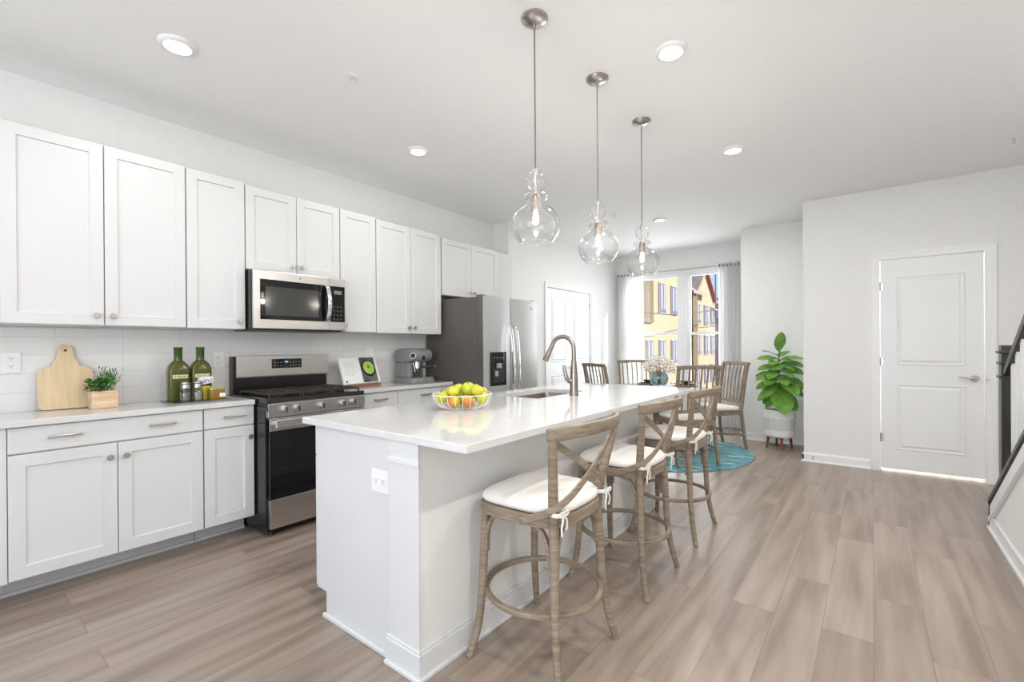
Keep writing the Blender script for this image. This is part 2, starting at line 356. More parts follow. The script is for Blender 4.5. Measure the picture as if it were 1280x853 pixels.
# --- door with two raised panels
def casing(bm, axis, f, s, a0, a1, zt, w=.062, t=.018):
    """casing round an opening a0..a1, on plane f facing s"""
    for (i, tt) in ((.0, t*.6), (w*.55, t)):
        def b(u0, u1, z0, z1):
            if axis == 'y': box(bm, u0, u1, min(f, f+s*tt), max(f, f+s*tt), z0, z1)
            else: box(bm, min(f, f+s*tt), max(f, f+s*tt), u0, u1, z0, z1)
        ww = w-i
        b(a0-w, a0-i, 0, zt+w); b(a1+i, a1+w, 0, zt+w); b(a0-i, a1+i, zt+i, zt+w)
bm = NB(); casing(bm, 'y', YD, -1, DX0, DX1, DZ)
box(bm, DX0, DX0+.004, YD, YD+.12, 0, DZ); box(bm, DX1-.008, DX1, YD, YD+.12, 0, DZ); box(bm, DX0, DX1, YD, YD+.12, DZ-.004, DZ)
S('trim_door', bm, 'trim')
def raised_panels(bm, f, s, panels, axis='y'):
    for (u0, u1, z0, z1) in panels:
        def Q(u, v, w): return (u, f+s*w, v) if axis == 'y' else (f+s*w, u, v)
        seq = [(0, 0), (.008, .006), (.016, .001), (.03, -.0), (.045, .007)]
        R = []
        for i, w in seq: R.append([bm.verts.new(Q(a, b, w)) for a, b in ((u0+i, z0+i), (u1-i, z0+i), (u1-i, z1-i), (u0+i, z1-i))])
        for A, B in zip(R, R[1:]):
            for i in range(4): bm.faces.new((A[i], A[(i+1) % 4], B[(i+1) % 4], B[i]))
        bm.faces.new(R[-1])
hinge = Vector((DX0+.008, YD+.004, 0))
door = tag(bpy.data.objects.new('door_1', None), kind='structure'); C.objects.link(door); door.location = hinge
x0, x1 = DX0+.008, DX1-.012
bm = NB(); box(bm, x0, x1, YD+.004, YD+.039, .030, DZ-.007)
raised_panels(bm, YD+.0038, -1, [(x0+.12, x1-.12, 1.04, DZ-.18), (x0+.12, x1-.12, .22, .86)])
leaf = obj('leaf', bm, 'trim', door)
bm = NB()
cyl(bm, (x1-.06, YD+.004, .93), (0, -1, 0), .031, .012, 24, .027); cyl(bm, (x1-.06, YD-.008, .93), (0, -1, 0), .011, .04)
tube(bm, [(x1-.06, YD-.045, .93), (x1-.09, YD-.048, .932), (x1-.13, YD-.046, .938), (x1-.175, YD-.044, .945)], [.010, .010, .008, .006], 10, sm=5)
obj('door_handle', bm, 'nickel', door, smooth=.7)
for z in (1.81, 1.07, .33):
    bm = NB(); cyl(bm, (DX0+.004, YD-.005, z-.042), (0, 0, 1), .007, .084, 10); box(bm, DX0+.004, DX0+.03, YD-.001, YD+.003, z-.04, z+.04)
    obj('hinge', bm, 'nickel', door)
door.rotation_euler = (0, 0, math.radians(1.6))
bm = NB(); box(bm, DX1-.004, DX1+.002, YD-.002, YD+.03, .89, .96); cyl(bm, (DX1+.006, YD-.0185, .925), (0, -1, 0), .007, .003)
S('trim_strike', bm, 'nickel')
bm = NB(); cyl(bm, (-.50, YD-.014, .055), (0, -1, 0), .009, .012, 12); cyl(bm, (-.50, YD-.026, .055), (0, -1, 0), .005, .05, 8); cyl(bm, (-.50, YD-.076, .055), (0, -1, 0), .008, .01, 12)
tag(obj('door_stop', bm, 'nickel', loc=(-.50, YD-.014, .055)), 'small metal door stop on the white baseboard at the wall corner', 'door stop')

# --- pantry double door
bm = NB(); casing(bm, 'x', PX, 1, PD0, PD1, PDZ); S('trim_pantry', bm, 'trim')
pd = tag(bpy.data.objects.new('door_2', None), kind='structure'); C.objects.link(pd); pd.location = (PX, PD0, 0)
mid = (PD0+PD1)/2
for a, b, kn in ((PD0+.003, mid-.003, mid-.05), (mid+.003, PD1-.003, mid+.05)):
    bm = NB(); box(bm, PX-.04, PX-.004, a, b, .012, PDZ-.006)
    raised_panels(bm, PX-.0042, 1, [(a+.11, b-.11, 1.02, PDZ-.13), (a+.11, b-.11, .2, .84)], 'x')
    lf = obj('leaf', bm, 'trim', pd)
    bm = NB(); cyl(bm, (PX-.004, kn, .93), (1, 0, 0), .022, .006); cyl(bm, (PX+.002, kn, .93), (1, 0, 0), .008, .03); sphere(bm, (PX+.045, kn, .93), .024, (.7, 1, 1))
    obj('door_knob', bm, 'chrome', lf, smooth=.7)
for y in (PD0, PD1):
    for z in (1.86, 1.04, .25):
        obj('hinge', bx(PX-.003, PX+.008, y-.006, y+.010, z-.045, z+.045), 'nickel', pd)

# --- window
def window(n, xa, xb):
    w = tag(bpy.data.objects.new('window_%d' % n, None), kind='structure'); C.objects.link(w); w.location = (xa, YW, WZ0)
    yf = YW+.022
    fr = .028
    bm = NB(); box(bm, xa, xa+fr, yf, yf+.05, WZ0, WZ1); box(bm, xb-fr, xb, yf, yf+.05, WZ0, WZ1); box(bm, xa+fr, xb-fr, yf, yf+.05, WZ1-fr, WZ1); box(bm, xa+fr, xb-fr, yf, yf+.05, WZ0, WZ0+fr)
    obj('window_frame', bm, 'trim', w)
    a, b = xa+fr, xb-fr; zm = 1.435
    for z0, z1, yo in ((zm-.02, WZ1-fr, yf+.024), (WZ0+fr, zm+.02, yf+.003)):
        bm = NB(); s = .026
        box(bm, a, a+s, yo, yo+.02, z0, z1); box(bm, b-s, b, yo, yo+.02, z0, z1); box(bm, a+s, b-s, yo, yo+.02, z1-s, z1); box(bm, a+s, b-s, yo, yo+.02, z0, z0+s)
        sh = obj('sash', bm, 'trim', w)
        obj('pane', bx(a+s, b-s, yo+.008, yo+.012, z0+s, z1-s), 'pane', sh)
WM = -2.375
window(1, WY0, WM-.05); window(2, WM+.05, WY1)
bm = NB(); box(bm, WM-.05, WM+.05, YW-.002, YW+.07, WZ0, WZ1)
box(bm, WY0-.07, WY0, YW-.018, YW, WZ0-.08, WZ1+.07); box(bm, WY1, WY1+.07, YW-.018, YW, WZ0-.08, WZ1+.07); box(bm, WY0, WY1, YW-.018, YW, WZ1, WZ1+.07)
box(bm, WY0-.09, WY1+.09, YW-.05, YW+.07, WZ0-.03, WZ0); box(bm, WY0, WY1, YW-.016, YW, WZ0-.10, WZ0-.03)
S('trim_window', bm, 'trim')

# curtains
rod = thing('curtain_rod', 'thin brushed metal curtain rod above the double window', 'curtain rod', (-2.5, YW-.09, 2.44))
bm = NB(); cyl(bm, (-3.47, YW-.09, 2.44), (1, 0, 0), .011, 2.07, 14); obj('rod', bm, 'nickel', rod, smooth=.7)
for x in (-3.42, -1.46):
    bm = NB(); box(bm, x-.012, x+.012, YW-.10, YW-.001, 2.425, 2.45); box(bm, x-.02, x+.02, YW-.006, YW-.001, 2.40, 2.48); obj('bracket', bm, 'nickel', rod)
def curtain(x0, x1, nf, label):
    o = thing('curtain', label, 'curtain', ((x0+x1)/2, YW-.09, .02), 'white curtains either side of the window')
    bm = NB(); N = nf*12; rows = 14; V = []
    for j in range(rows+1):
        z = 2.475-(2.475-.015)*j/rows; row = []
        for i in range(N+1):
            t = i/N; ph = t*nf*2*PI
            amp = .036+.004*math.sin(3*t+j*.3)
            row.append(bm.verts.new((x0+(x1-x0)*t+.004*math.sin(ph*2), YW-.09+amp*math.sin(ph)+.006*math.sin(j*.5+t*9), z)))
        V.append(row)
    for j in range(rows):
        for i in range(N): bm.faces.new((V[j][i], V[j][i+1], V[j+1][i+1], V[j+1][i]))
    p = obj('fabric', bm, 'curtain', o, smooth=PI)
    for i in range(nf):
        x = x0+(x1-x0)*(i+.5)/nf
        bm = NB()
        tube(bm, [(x, YW-.09+.023*math.cos(a*PI/7), 2.44+.023*math.sin(a*PI/7)) for a in range(14)], .0035, 6, closed=True)
        obj('grommet', bm, 'darkplastic', o)
curtain(-3.46, -3.0, 8, 'white pleated curtain hanging at the left side of the window by the pantry')
curtain(-1.83, -1.40, 8, 'white pleated curtain hanging at the right side of the window by the alcove')

# ---------------------------------------------------------------- kitchen run on the left wall
UF = -3.42; BF = -3.29; CF = -3.265; CZ = .905
def knob(p, par, ax=(1, 0, 0)):
    bm = NB(); a = Vector(ax); p = Vector(p); cyl(bm, p, ax, .006, .016, 10)
    lathe(bm, [(.007, .012), (.0145, .017), (.0165, .022), (.014, .027), (0, .028)], p, 16, ax); obj('knob', bm, 'nickel', par, smooth=.8)
def pull(p, par, L=.13):
    bm = NB(); x, y, z = p
    for s in (-1, 1): cyl(bm, (x, y+s*L*.42, z), (1, 0, 0), .0055, .026, 10)
    tube(bm, [(x+.026, y-L/2, z), (x+.028, y-L/4, z), (x+.030, y, z), (x+.028, y+L/4, z), (x+.026, y+L/2, z)], .0062, 10)
    obj('bar_pull', bm, 'nickel', par, smooth=.8)
def uppercab(label, y0, y1, z0, z1, doors, knobs, gap=.0025, f=UF):
    t = thing('wall_cabinet', label, 'cabinet', (WX, (y0+y1)/2, z0), 'white shaker wall cabinets')
    bm = NB(); box(bm, WX+.001, f-.021, y0+.001, y1-.001, z0, z1); obj('cabinet_body', bm, 'cab', t, bev=.001)
    for (a, b), k in zip(doors, knobs):
        bm = NB(); shaker(bm, f, a+gap, b-gap, z0+.002, z1-.002); d = obj('door', bm, 'cab', t)
        if k: knob((f, k, z0+.055), d)
    return t
uppercab('tall white double-door wall cabinet at the far left, above the cutting board', .248, 1.042, 1.383, 2.405, [(.248, .648), (.648, 1.042)], [.648-.035, .648+.035])
uppercab('single-door white wall cabinet just left of the microwave', 1.045, 1.393, 1.38, 2.400, [(1.045, 1.393)], [1.393-.04])
uppercab('short double-door white wall cabinet directly above the microwave', 1.396, 2.115, 1.80, 2.385, [(1.396, 1.757), (1.757, 2.115)], [1.757-.032, 1.757+.032])
uppercab('narrow single-door white wall cabinet just right of the microwave', 2.118, 2.462, 1.378, 2.385, [(2.118, 2.462)], [2.118+.035])
uppercab('tall double-door white wall cabinet above the coffee machine', 2.465, 3.235, 1.374, 2.375, [(2.465, 2.850), (2.850, 3.235)], [2.850-.032, 2.850+.032])
uppercab('short double-door white wall cabinet above the refrigerator', 3.252, 4.14, 1.775, 2.355, [(3.252, 3.69), (3.69, 4.14)], [3.69-.035, 3.69+.035])
uppercab('white wall cabinet cut off by the left picture edge', -.25, .245, 1.383, 2.405, [(-.25, .245)], [None])
S('trim_cabinet_filler', bx(WX+.001, UF-.03, 4.142, 4.428, 1.775, 2.355), 'cab')

def basecab(label, y0, y1, drawers, doors, f=BF, toe=True):
    t = thing('base_cabinet', label, 'cabinet', (WX, (y0+y1)/2, 0), 'white shaker base cabinets')
    bm = NB(); box(bm, WX+.002, f-.021, y0+.001, y1-.001, .115, .872); obj('cabinet_body', bm, 'cab', t)
    for (a, b, pl) in drawers:
        bm = NB(); shaker(bm, f, a+.002, b-.002, .742, .868, rail=0); d = obj('drawer', bm, 'cab', t)
        for y in pl: pull((f, y, .810), d)
    for (a, b, k) in doors:
        bm = NB(); shaker(bm, f, a+.002, b-.002, .125, .734, rail=.06); d = obj('door', bm, 'cab', t)
        if k: knob((f, k, .66), d)
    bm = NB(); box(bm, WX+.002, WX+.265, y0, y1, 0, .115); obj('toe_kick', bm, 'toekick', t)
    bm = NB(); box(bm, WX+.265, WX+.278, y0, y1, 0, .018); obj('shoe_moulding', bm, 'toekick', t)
basecab('wide white base cabinet with long double-pull drawer below the cutting board', .258, 1.087, [(.258, 1.087, (.462, .875))], [(.258, .673, .673-.035), (.673, 1.087, .673+.035)])
basecab('narrow white base cabinet with one drawer, left of the range', 1.091, 1.388, [(1.091, 1.388, (1.262,))], [(1.091, 1.388, 1.388-.03)])
basecab('white base cabinet cut off by the left picture edge', -.5, .2575, [], [(-.5, .12, None)])
S('trim_base_filler', bx(BF-.02, BF-.001, .122, .2565, .12, .872), 'cab')
basecab('white base cabinet with one drawer just right of the range', 2.142, 2.583, [(2.142, 2.583, (2.40,))], [(2.142, 2.583, 2.2)])
basecab('white base cabinet with one drawer, right beside the refrigerator', 2.586, 3.235, [(2.586, 3.235, (2.90,))], [(2.586, 2.91, 2.87), (2.91, 3.235, 2.95)])
tag(obj('countertop', bx(WX+.001, CF, -.5, 1.385, .873, CZ), 'quartz', loc=(WX, .5, .873), bev=.003), 'pale quartz worktop left of the range, under the cutting board', 'worktop')
tag(obj('countertop', bx(WX+.001, CF, 2.145, 3.24, .873, CZ), 'quartz', loc=(WX, 2.7, .873), bev=.003), 'pale quartz worktop between the range and the refrigerator', 'worktop')
tag(obj('backsplash', bx(WX, WX+.008, -.5, 3.25, CZ, 1.375), 'tile', loc=(WX, 0, 0)), kind='structure')

def outlet(name, label, p, axis='x', w=.075, h=.118, horiz=False):
    t = thing(name, label, 'outlet', p)
    x, y, z = p
    def B(du0, du1, dz0, dz1, a, b):
        return bx(x+a, x+b, y+du0, y+du1, z+dz0, z+dz1) if axis == 'x' else bx(x+du0, x+du1, y-b, y-a, z+dz0, z+dz1)
    obj('cover_plate', B(-w/2, w/2, -h/2, h/2, 0, .006), 'white', t, bev=.002)
    for s in (-1, 1):
        cu, cz = (s*.022, 0) if horiz else (0, s*.021)
        obj('socket', B(cu-.015, cu+.015, cz-.014, cz+.014, .006, .008), 'white', t)
        bm = NB()
        for du, dz in (((-.006), .003), (.006, .003), (0, -.007)):
            a = B(cu+du-.0016, cu+du+.0016, cz+dz-.004, cz+dz+.004, .008, .0085)
            me = bpy.data.meshes.new('t'); a.to_mesh(me); a.free(); bm.from_mesh(me); bpy.data.meshes.remove(me)
        obj('slot', bm, 'offwhite', t)
bmx = WX+.0085
outlet('wall_outlet', 'white wall outlet at the far left of the tiled backsplash', (bmx, .31, 1.18))
outlet('wall_outlet', 'white wall outlet between the oil bottles and the range', (bmx, 1.327, 1.165))
outlet('wall_outlet', 'white wall outlet behind the open cookbook', (bmx, 2.60, 1.19))
outlet('island_outlet', 'white double outlet on the near end panel of the island', (-1.588, 1.1595, .703), 'y', .112, .095, True)

# --- range
RY0, RY1, RF = 1.397, 2.128, -3.12
t = thing('gas_range', 'stainless steel and black gas range with a black oven window', 'range', (-3.42, 1.76, 0))
bm = NB(); box(bm, WX+.02, RF-.03, RY0, RY1, .03, .86); obj('range_body', bm, 'black', t, bev=.003)
obj('cooktop', bx(-3.66, RF-.012, RY0, RY1, .862, .915), 'black', t, bev=.006)
bm = NB(); box(bm, WX+.012, -3.655, RY0, RY1, .90, 1.188); obj('backguard', bm, 'black', t, bev=.003)
bm = NB(); box(bm, -3.655, -3.638, RY0+.02, RY1+.004, 1.035, 1.192); box(bm, -3.655, -3.642, RY0+.02, RY1+.004, 1.03, 1.04); bg_ = obj('backguard_panel', bm, 'steel', t, bev=.003)
obj('control_display', bx(-3.638, -3.636, 1.665, 1.90, 1.093, 1.165), 'blackglass', bg_)
bm = NB()
for i in range(2):
    for j in range(9):
        if 3 <= j <= 4: continue
        box(bm, -3.636, -3.6352, 1.683+j*.024, 1.692+j*.024, 1.108+i*.026, 1.115+i*.026)
obj('button_mark', bm, mat('button_grey', (.30, .32, .36), .5), bg_)
obj('clock_digit', bx(-3.636, -3.6352, 1.765, 1.79, 1.135, 1.148), emis('clock_blue', (.15, .35, .8), .6), bg_)
bm = NB(); poly(bm, [(RF-.03, RY0, .835), (RF+.005, RY0, .835), (RF-.004, RY0, .915), (RF-.03, RY0, .915)], (0, RY1-RY0, 0))
obj('control_panel_top', bm, 'black', t)
cp = obj('control_panel', bx(RF-.03, RF+.008, RY0+.004, RY1, .790, .882), 'steel', t, bev=.002)
for y in (1.505, 1.592, 1.77, 1.935, 2.025):
    bm = NB(); cyl(bm, (RF+.008, y, .838), (1, 0, 0), .027, .012, 20); cyl(bm, (RF+.02, y, .838), (1, 0, 0), .023, .022, 20, .020)
    k = obj('burner_knob', bm, 'steel', t, smooth=.7); obj('grip', bx(RF+.042, RF+.046, y-.004, y+.004, .82, .856), 'darkplastic', k)
od = obj('oven_door', bx(RF-.03, RF+.005, RY0+.012, RY1, .255, .782), 'blackglass', t, bev=.003)
obj('door_trim', bx(RF-.03, RF+.008, RY0+.012, RY1, .700, .784), 'steel', od, bev=.002)
bm = NB()
for y in (RY0+.045, RY1-.035): box(bm, RF+.008, RF+.05, y-.012, y+.012, .735, .765)
box(bm, RF+.042, RF+.06, RY0+.03, RY1-.004, .722, .780); obj('oven_handle', bm, 'chrome', od, bev=.006)
obj('storage_drawer', bx(RF-.03, RF+.006, RY0+.012, RY1, .055, .248), 'steel', t, bev=.003)
for y in (RY0+.04, RY1-.04):
    for x in (-3.6, RF-.06):
        bm = NB(); cyl(bm, (x, y, 0), (0, 0, 1), .018, .032, 12); obj('foot', bm, 'darkplastic', t)
def grate(y0, y1):
    bm = NB(); z = .938; x0, x1 = -3.60, RF-.03; r = .0065
    def bar(a, b): tube(bm, [a, b], r, 6)
    for x in (x0, (x0+x1)/2, x1): bar((x, y0, z), (x, y1, z))
    for y in (y0, (y0+y1)/2, y1): bar((x0, y, z), (x1, y, z))
    for xc in (x0+(x1-x0)*.25, x0+(x1-x0)*.75):
        for k in range(8):
            a = k*PI/4+PI/8; bar((xc+.03*math.cos(a), (y0+y1)/2+.03*math.sin(a), z), (xc+.09*math.cos(a), (y0+y1)/2+.09*math.sin(a), z))
    for x in (x0, x1):
        for y in (y0, y1): tube(bm, [(x, y, .913), (x, y, z)], r, 6)
    obj('grate', bm, 'castiron', t)
for a, b in ((RY0+.03, RY0+.24), (RY0+.26, RY1-.26), (RY1-.24, RY1-.03)): grate(a, b)
for x in (-3.5, -3.26):
    for y in (RY0+.135, (RY0+RY1)/2, RY1-.135):
        bm = NB(); cyl(bm, (x, y, .914), (0, 0, 1), .042, .008, 20); cyl(bm, (x, y, .922), (0, 0, 1), .030, .008, 20); obj('burner', bm, 'castiron', t, smooth=.7)

# --- microwave
MY0, MY1, MF, MZ0, MZ1 = 1.400, 2.112, -3.33, 1.385, 1.792
t = thing('microwave', 'stainless over-range microwave mounted under the short wall cabinet', 'microwave', (WX, 1.755, MZ0))
obj('microwave_body', bx(WX+.012, MF-.022, MY0, MY1, MZ0-.004, MZ1), 'black', t, bev=.002)
dd = obj('microwave_door', bx(MF-.02, MF, MY0+.004, 1.966, MZ0, MZ1), 'steel', t, bev=.003)
obj('control_panel', bx(MF-.02, MF, 1.969, MY1, MZ0, MZ1), 'steel', t, bev=.003)
obj('door_glass', bx(MF, MF+.0025, MY0+.05, 1.962, MZ0+.065, MZ1-.062), 'blackglass', dd)
obj('window_mesh', bx(MF+.0025, MF+.003, MY0+.085, 1.875, MZ0+.095, MZ1-.11), mat('window_mesh', (.045, .046, .042), .12), dd)
cpn = obj('key_panel', bx(MF, MF+.0025, 1.972, MY1-.015, MZ0+.065, MZ1-.062), 'blackglass', t)
obj('microwave_display', bx(MF+.0025, MF+.003, 2.005, 2.07, MZ1-.125, MZ1-.095), mat('display_grey', (.18, .2, .2), .3), cpn)
bm = NB()
for i in range(4):
    for j in range(3): box(bm, MF+.0025, MF+.0029, 1.998+j*.03, 2.010+j*.03, MZ0+.085+i*.032, MZ0+.091+i*.032)
obj('key_mark', bm, mat('key_grey', (.13, .14, .14), .5), cpn)
bm = NB()
pts = [(MF+.004, 1.935, MZ1-.07), (MF+.03, 1.935, MZ1-.08), (MF+.048, 1.937, MZ1-.14), (MF+.055, 1.938, (MZ0+MZ1)/2), (MF+.048, 1.937, MZ0+.14), (MF+.03, 1.935, MZ0+.08), (MF+.004, 1.935, MZ0+.07)]
tube(bm, pts, .01, 12, sm=5, flat=(.017, .007), upv=(0, 1, 0)); obj('door_handle', bm, 'chrome', dd, smooth=.9)
obj('vent_grille', bx(WX+.05, MF-.03, MY0+.02, MY1-.02, MZ0-.012, MZ0-.004), 'darkplastic', t)
bm = NB(); cyl(bm, (MF, 1.735, MZ1-.032), (1, 0, 0), .009, .001, 20); obj('emblem', bm, mat('emblem_grey', (.32, .30, .28), .4, .8), dd)

# --- fridge
FY0, FY1, FF, FZ = 3.285, 4.175, -2.90, 1.735
t = thing('refrigerator', 'stainless side-by-side refrigerator with water dispenser and dark grey sides', 'refrigerator', (-3.3, 3.73, 0))
obj('fridge_body', bx(WX+.03, FF-.085, FY0, FY1, .02, FZ-.006), 'fridgeside', t, bev=.006)
obj('toe_grille', bx(FF-.085, FF-.03, FY0+.01, FY1-.01, .02, .085), 'darkplastic', t)
ms = 3.700
for (a, b, nm) in ((FY0, ms-.004, 'freezer_door'), (ms+.004, FY1, 'fridge_door')):
    bm = NB(); n = 8; pr_ = []
    for i in range(n+1):
        u = i/n; pr_.append((FF+.012*math.sin(PI*u)-.004, a+(b-a)*u))
    A = [(FF-.075, a, .09)]+[(x, y, .09) for x, y in pr_]+[(FF-.075, b, .09)]
    poly(bm, A, (0, 0, FZ-.09)); d = obj(nm, bm, 'steelv', t, smooth=.5)
    obj('door_edge', bx(FF-.078, FF-.008, a-.0015, a, .09, FZ), mat('door_edge_grey', (.16, .15, .14), .4, .6), d) if nm == 'freezer_door' else None
    hy = ms-.045 if nm == 'freezer_door' else ms+.04
    bm = NB(); zs = [1.46, 1.43, 1.3, 1.1, .9, .7, .52, .49]; xs = [.004, .03, .055, .068, .070, .060, .03, .004]
    tube(bm, [(FF+.004+x, hy, z) for x, z in zip(xs, zs)], .012, 12, sm=4, flat=(.017, .009), upv=(0, 1, 0)); obj('door_handle', bm, 'chrome', d, smooth=.9)
    if nm == 'freezer_door':
        dz0, dz1, dy0, dy1 = .865, 1.195, 3.372, 3.612
        ds = obj('water_dispenser', bx(FF-.02, FF+.014, dy0, dy1, dz0, dz1), 'blackglass', d, bev=.004)
        bm = NB(); box(bm, FF+.0142, FF+.016, dy0+.03, dy1-.03, dz0+.03, dz0+.18); obj('dispenser_recess', bm, mat('recess_black', (.015, .016, .018), .5), ds)
        bm = NB(); box(bm, FF+.016, FF+.034, 3.455, 3.515, 1.04, 1.085); box(bm, FF+.016, FF+.03, 3.43, 3.465, .96, 1.01); obj('paddle', bm, mat('paddle_grey', (.4, .42, .43), .3), ds)
        bm = NB(); [box(bm, FF+.014, FF+.0146, 3.42+k*.045, 3.435+k*.045, 1.13, 1.15) for k in range(4)]; obj('dispenser_mark', bm, mat('mark_grey', (.2, .21, .22), .5), ds)
bm = NB(); cyl(bm, (FF+.004, 4.06, 1.655), (1, 0, 0), .013, .002, 20); obj('emblem', bm, mat('emblem_steel', (.30, .30, .31), .4, .8), t)
for y in (FY0+.04, FY1-.04): obj('hinge_cover', bx(FF-.10, FF-.03, y-.03, y+.03, FZ-.006, FZ+.012), 'fridgeside', t, bev=.004)
for y in (FY0+.06, FY1-.06):
    for x in (WX+.1, FF-.12):
        bm = NB(); cyl(bm, (x, y, 0), (0, 0, 1), .02, .022, 10); obj('foot', bm, 'darkplastic', t)

# ---------------------------------------------------------------- island
IX0, IX1, IY0, IY1 = -2.085, -1.345, 1.148, 3.50
PW = -1.51                                  # left face of the pony wall
t = thing('kitchen_island', 'long white kitchen island base with end panel and grey-white seating side', 'island', (-1.7, 2.3, 0))
bm = NB(); poly(bm, [(IX0, IY0+.012, .115), (IX0, IY0+.012, .886), (PW, IY0+.012, .886), (PW, IY0+.012, .0), (IX0+.075, IY0+.012, .0), (IX0+.075, IY0+.012, .115)], (0, .02, 0))
obj('end_panel', bm, 'cab', t, bev=.001)
bm = NB(); poly(bm, [(IX0, IY1-.03, .115), (IX0, IY1-.03, .886), (PW, IY1-.03, .886), (PW, IY1-.03, .0), (IX0+.075, IY1-.03, .0), (IX0+.075, IY1-.03, .115)], (0, .02, 0))
obj('end_panel', bm, 'cab', t)
bm = NB()
box(bm, IX0, PW, IY0+.033, IY0+.05, .115, .80); box(bm, IX0, PW, IY1-.05, IY1-.031, .115, .80); box(bm, IX0, PW, IY0+.05, IY1-.05, .115, .13); box(bm, IX0, IX0+.015, IY0+.05, IY1-.05, .13, .886)
box(bm, IX0+.075, IX0+.09, IY0+.033, IY1-.031, 0, .115)
obj('cabinet_body', bm, 'cab', t)
ys = [IY0+.016, 1.62, 2.08, 2.54, 3.03, IY1-.012]
for i, (a, b) in enumerate(zip(ys, ys[1:])):
    bm = NB(); shaker(bm, IX0-.021, a+.002, b-.002, .74, .878, s=-1, rail=0); d = obj('drawer', bm, 'cab', t)
    bm = NB(); shaker(bm, IX0-.021, a+.002, b-.002, .12, .735, s=-1); d = obj('door', bm, 'cab', t)
    knob((IX0-.021, a+.04, .69), d, (-1, 0, 0))
obj('seating_wall', bx(PW, IX1, IY0, IY1, 0, .886), 'islandpaint', t)
bm = NB(); box(bm, PW-.006, IX1+.006, IY0-.006, IY0, .100, .886); box(bm, PW-.012, IX1+.012, IY0-.012, IY0, .800, .820)
obj('corner_trim', bm, 'cab', t, bev=.0015)
def isl_base(bm, h, tt):
    box(bm, PW-.02, IX1+tt, IY0-tt, IY0, 0, h); box(bm, IX1, IX1+tt, IY0, IY1, 0, h)
bm = NB(); isl_base(bm, .10, .016); isl_base(bm, .016, .026); box(bm, PW-.02, IX1+.010, IY0-.010, IY0, .10, .112); box(bm, IX1, IX1+.010, IY0, IY1, .10, .112)
obj('baseboard_trim', bm, 'cab', t, bev=.003)
obj('shoe_moulding', bx(IX0+.066, PW-.02, IY0-.004, IY0+.012, 0, .02), 'cab', t, bev=.004)
SH = (-2.03, -1.68, 2.42, 3.04)
bm = NB(); rect_ring_slab(bm, (-2.166, -1.082, 1.132, 3.68), SH, .886, .916)
tag(obj('island_countertop', bm, 'quartz', loc=(-1.6, 2.4, .886), bev=.003), 'large white quartz island worktop with overhang and sink cut-out', 'worktop')
# sink
t = thing('sink', 'undermount stainless steel sink set in the island worktop', 'sink', (-1.855, 2.73, .70))
def RR(x0, x1, y0, y1, r, z, n=5):
    out = []
    for cx, cy, a0 in ((x1-r, y1-r, 0), (x0+r, y1-r, 90), (x0+r, y0+r, 180), (x1-r, y0+r, 270)):
        for k in range(n): a = math.radians(a0+90*k/(n-1)); out.append((cx+r*math.cos(a), cy+r*math.sin(a), z))
    return out
bm = NB(); seqs = [RR(SH[0]-.02, SH[1]+.02, SH[2]-.02, SH[3]+.02, .03, .8855), RR(SH[0]-.002, SH[1]+.002, SH[2]-.002, SH[3]+.002, .025, .8855), RR(SH[0]+.003, SH[1]-.003, SH[2]+.003, SH[3]-.003, .03, .86), RR(SH[0]+.008, SH[1]-.008, SH[2]+.008, SH[3]-.008, .04, .71), RR(SH[0]+.03, SH[1]-.03, SH[2]+.03, SH[3]-.03, .04, .695)]
V = [[bm.verts.new(p) for p in s] for s in seqs]
for A, B in zip(V, V[1:]):
    for i in range(len(A)): bm.faces.new((A[i], A[(i+1) % len(A)], B[(i+1) % len(A)], B[i]))
bm.faces.new(V[-1]); obj('basin', bm, 'bronze', t, smooth=.8)
bm = NB(); cyl(bm, (-1.86, 2.73, .695), (0, 0, 1), .04, .004, 24); cyl(bm, (-1.86, 2.73, .699), (0, 0, 1), .02, .003, 16); obj('drain', bm, 'chrome', t)
# faucet
t = thing('faucet', 'brushed nickel gooseneck pull-down faucet standing behind the island sink', 'faucet', (-1.585, 2.71, .916))
bm = NB(); x, y, z = -1.585, 2.71, .916
lathe(bm, [(0, 0), (.032, 0), (.032, .004), (.029, .012), (.027, .05), (.0275, .10), (.024, .16), (.018, .22), (.0145, .25)], (x, y, z), 24)
obj('faucet_body', bm, 'bronze', t, smooth=.8)
bm = NB(); path = [(x, y, z+.245), (x, y, z+.30)]+[(x-.083+.083*math.cos(a), y-.008*(1-math.cos(a)), z+.312+.085*math.sin(a)) for a in [PI*k/10 for k in range(1, 10)]]
tube(bm, path, .0145, 14, sm=3); obj('spout', bm, 'bronze', t, smooth=.9)
e_ = Vector(path[-1]); dv = (Vector(path[-1])-Vector(path[-2])).normalized()+Vector((-.02, 0, 0)); dv.normalize()
bm = NB(); lathe(bm, [(.0150, -.008), (.0160, .0), (.0155, .03), (.018, .06), (.022, .11), (.021, .118), (0, .118)], e_, 20, dv); obj('spray_head', bm, 'bronze', t, smooth=.8)
bm = NB(); cyl(bm, (x, y, z+.10), (-.5, -.8, 0), .017, .045, 18)
tube(bm, [(x-.022, y-.036, z+.10), (x-.03, y-.045, z+.12), (x-.042, y-.05, z+.17), (x-.046, y-.052, z+.205)], [.012, .014, .012, .009], 12, sm=4); obj('lever', bm, 'bronze', t, smooth=.8)

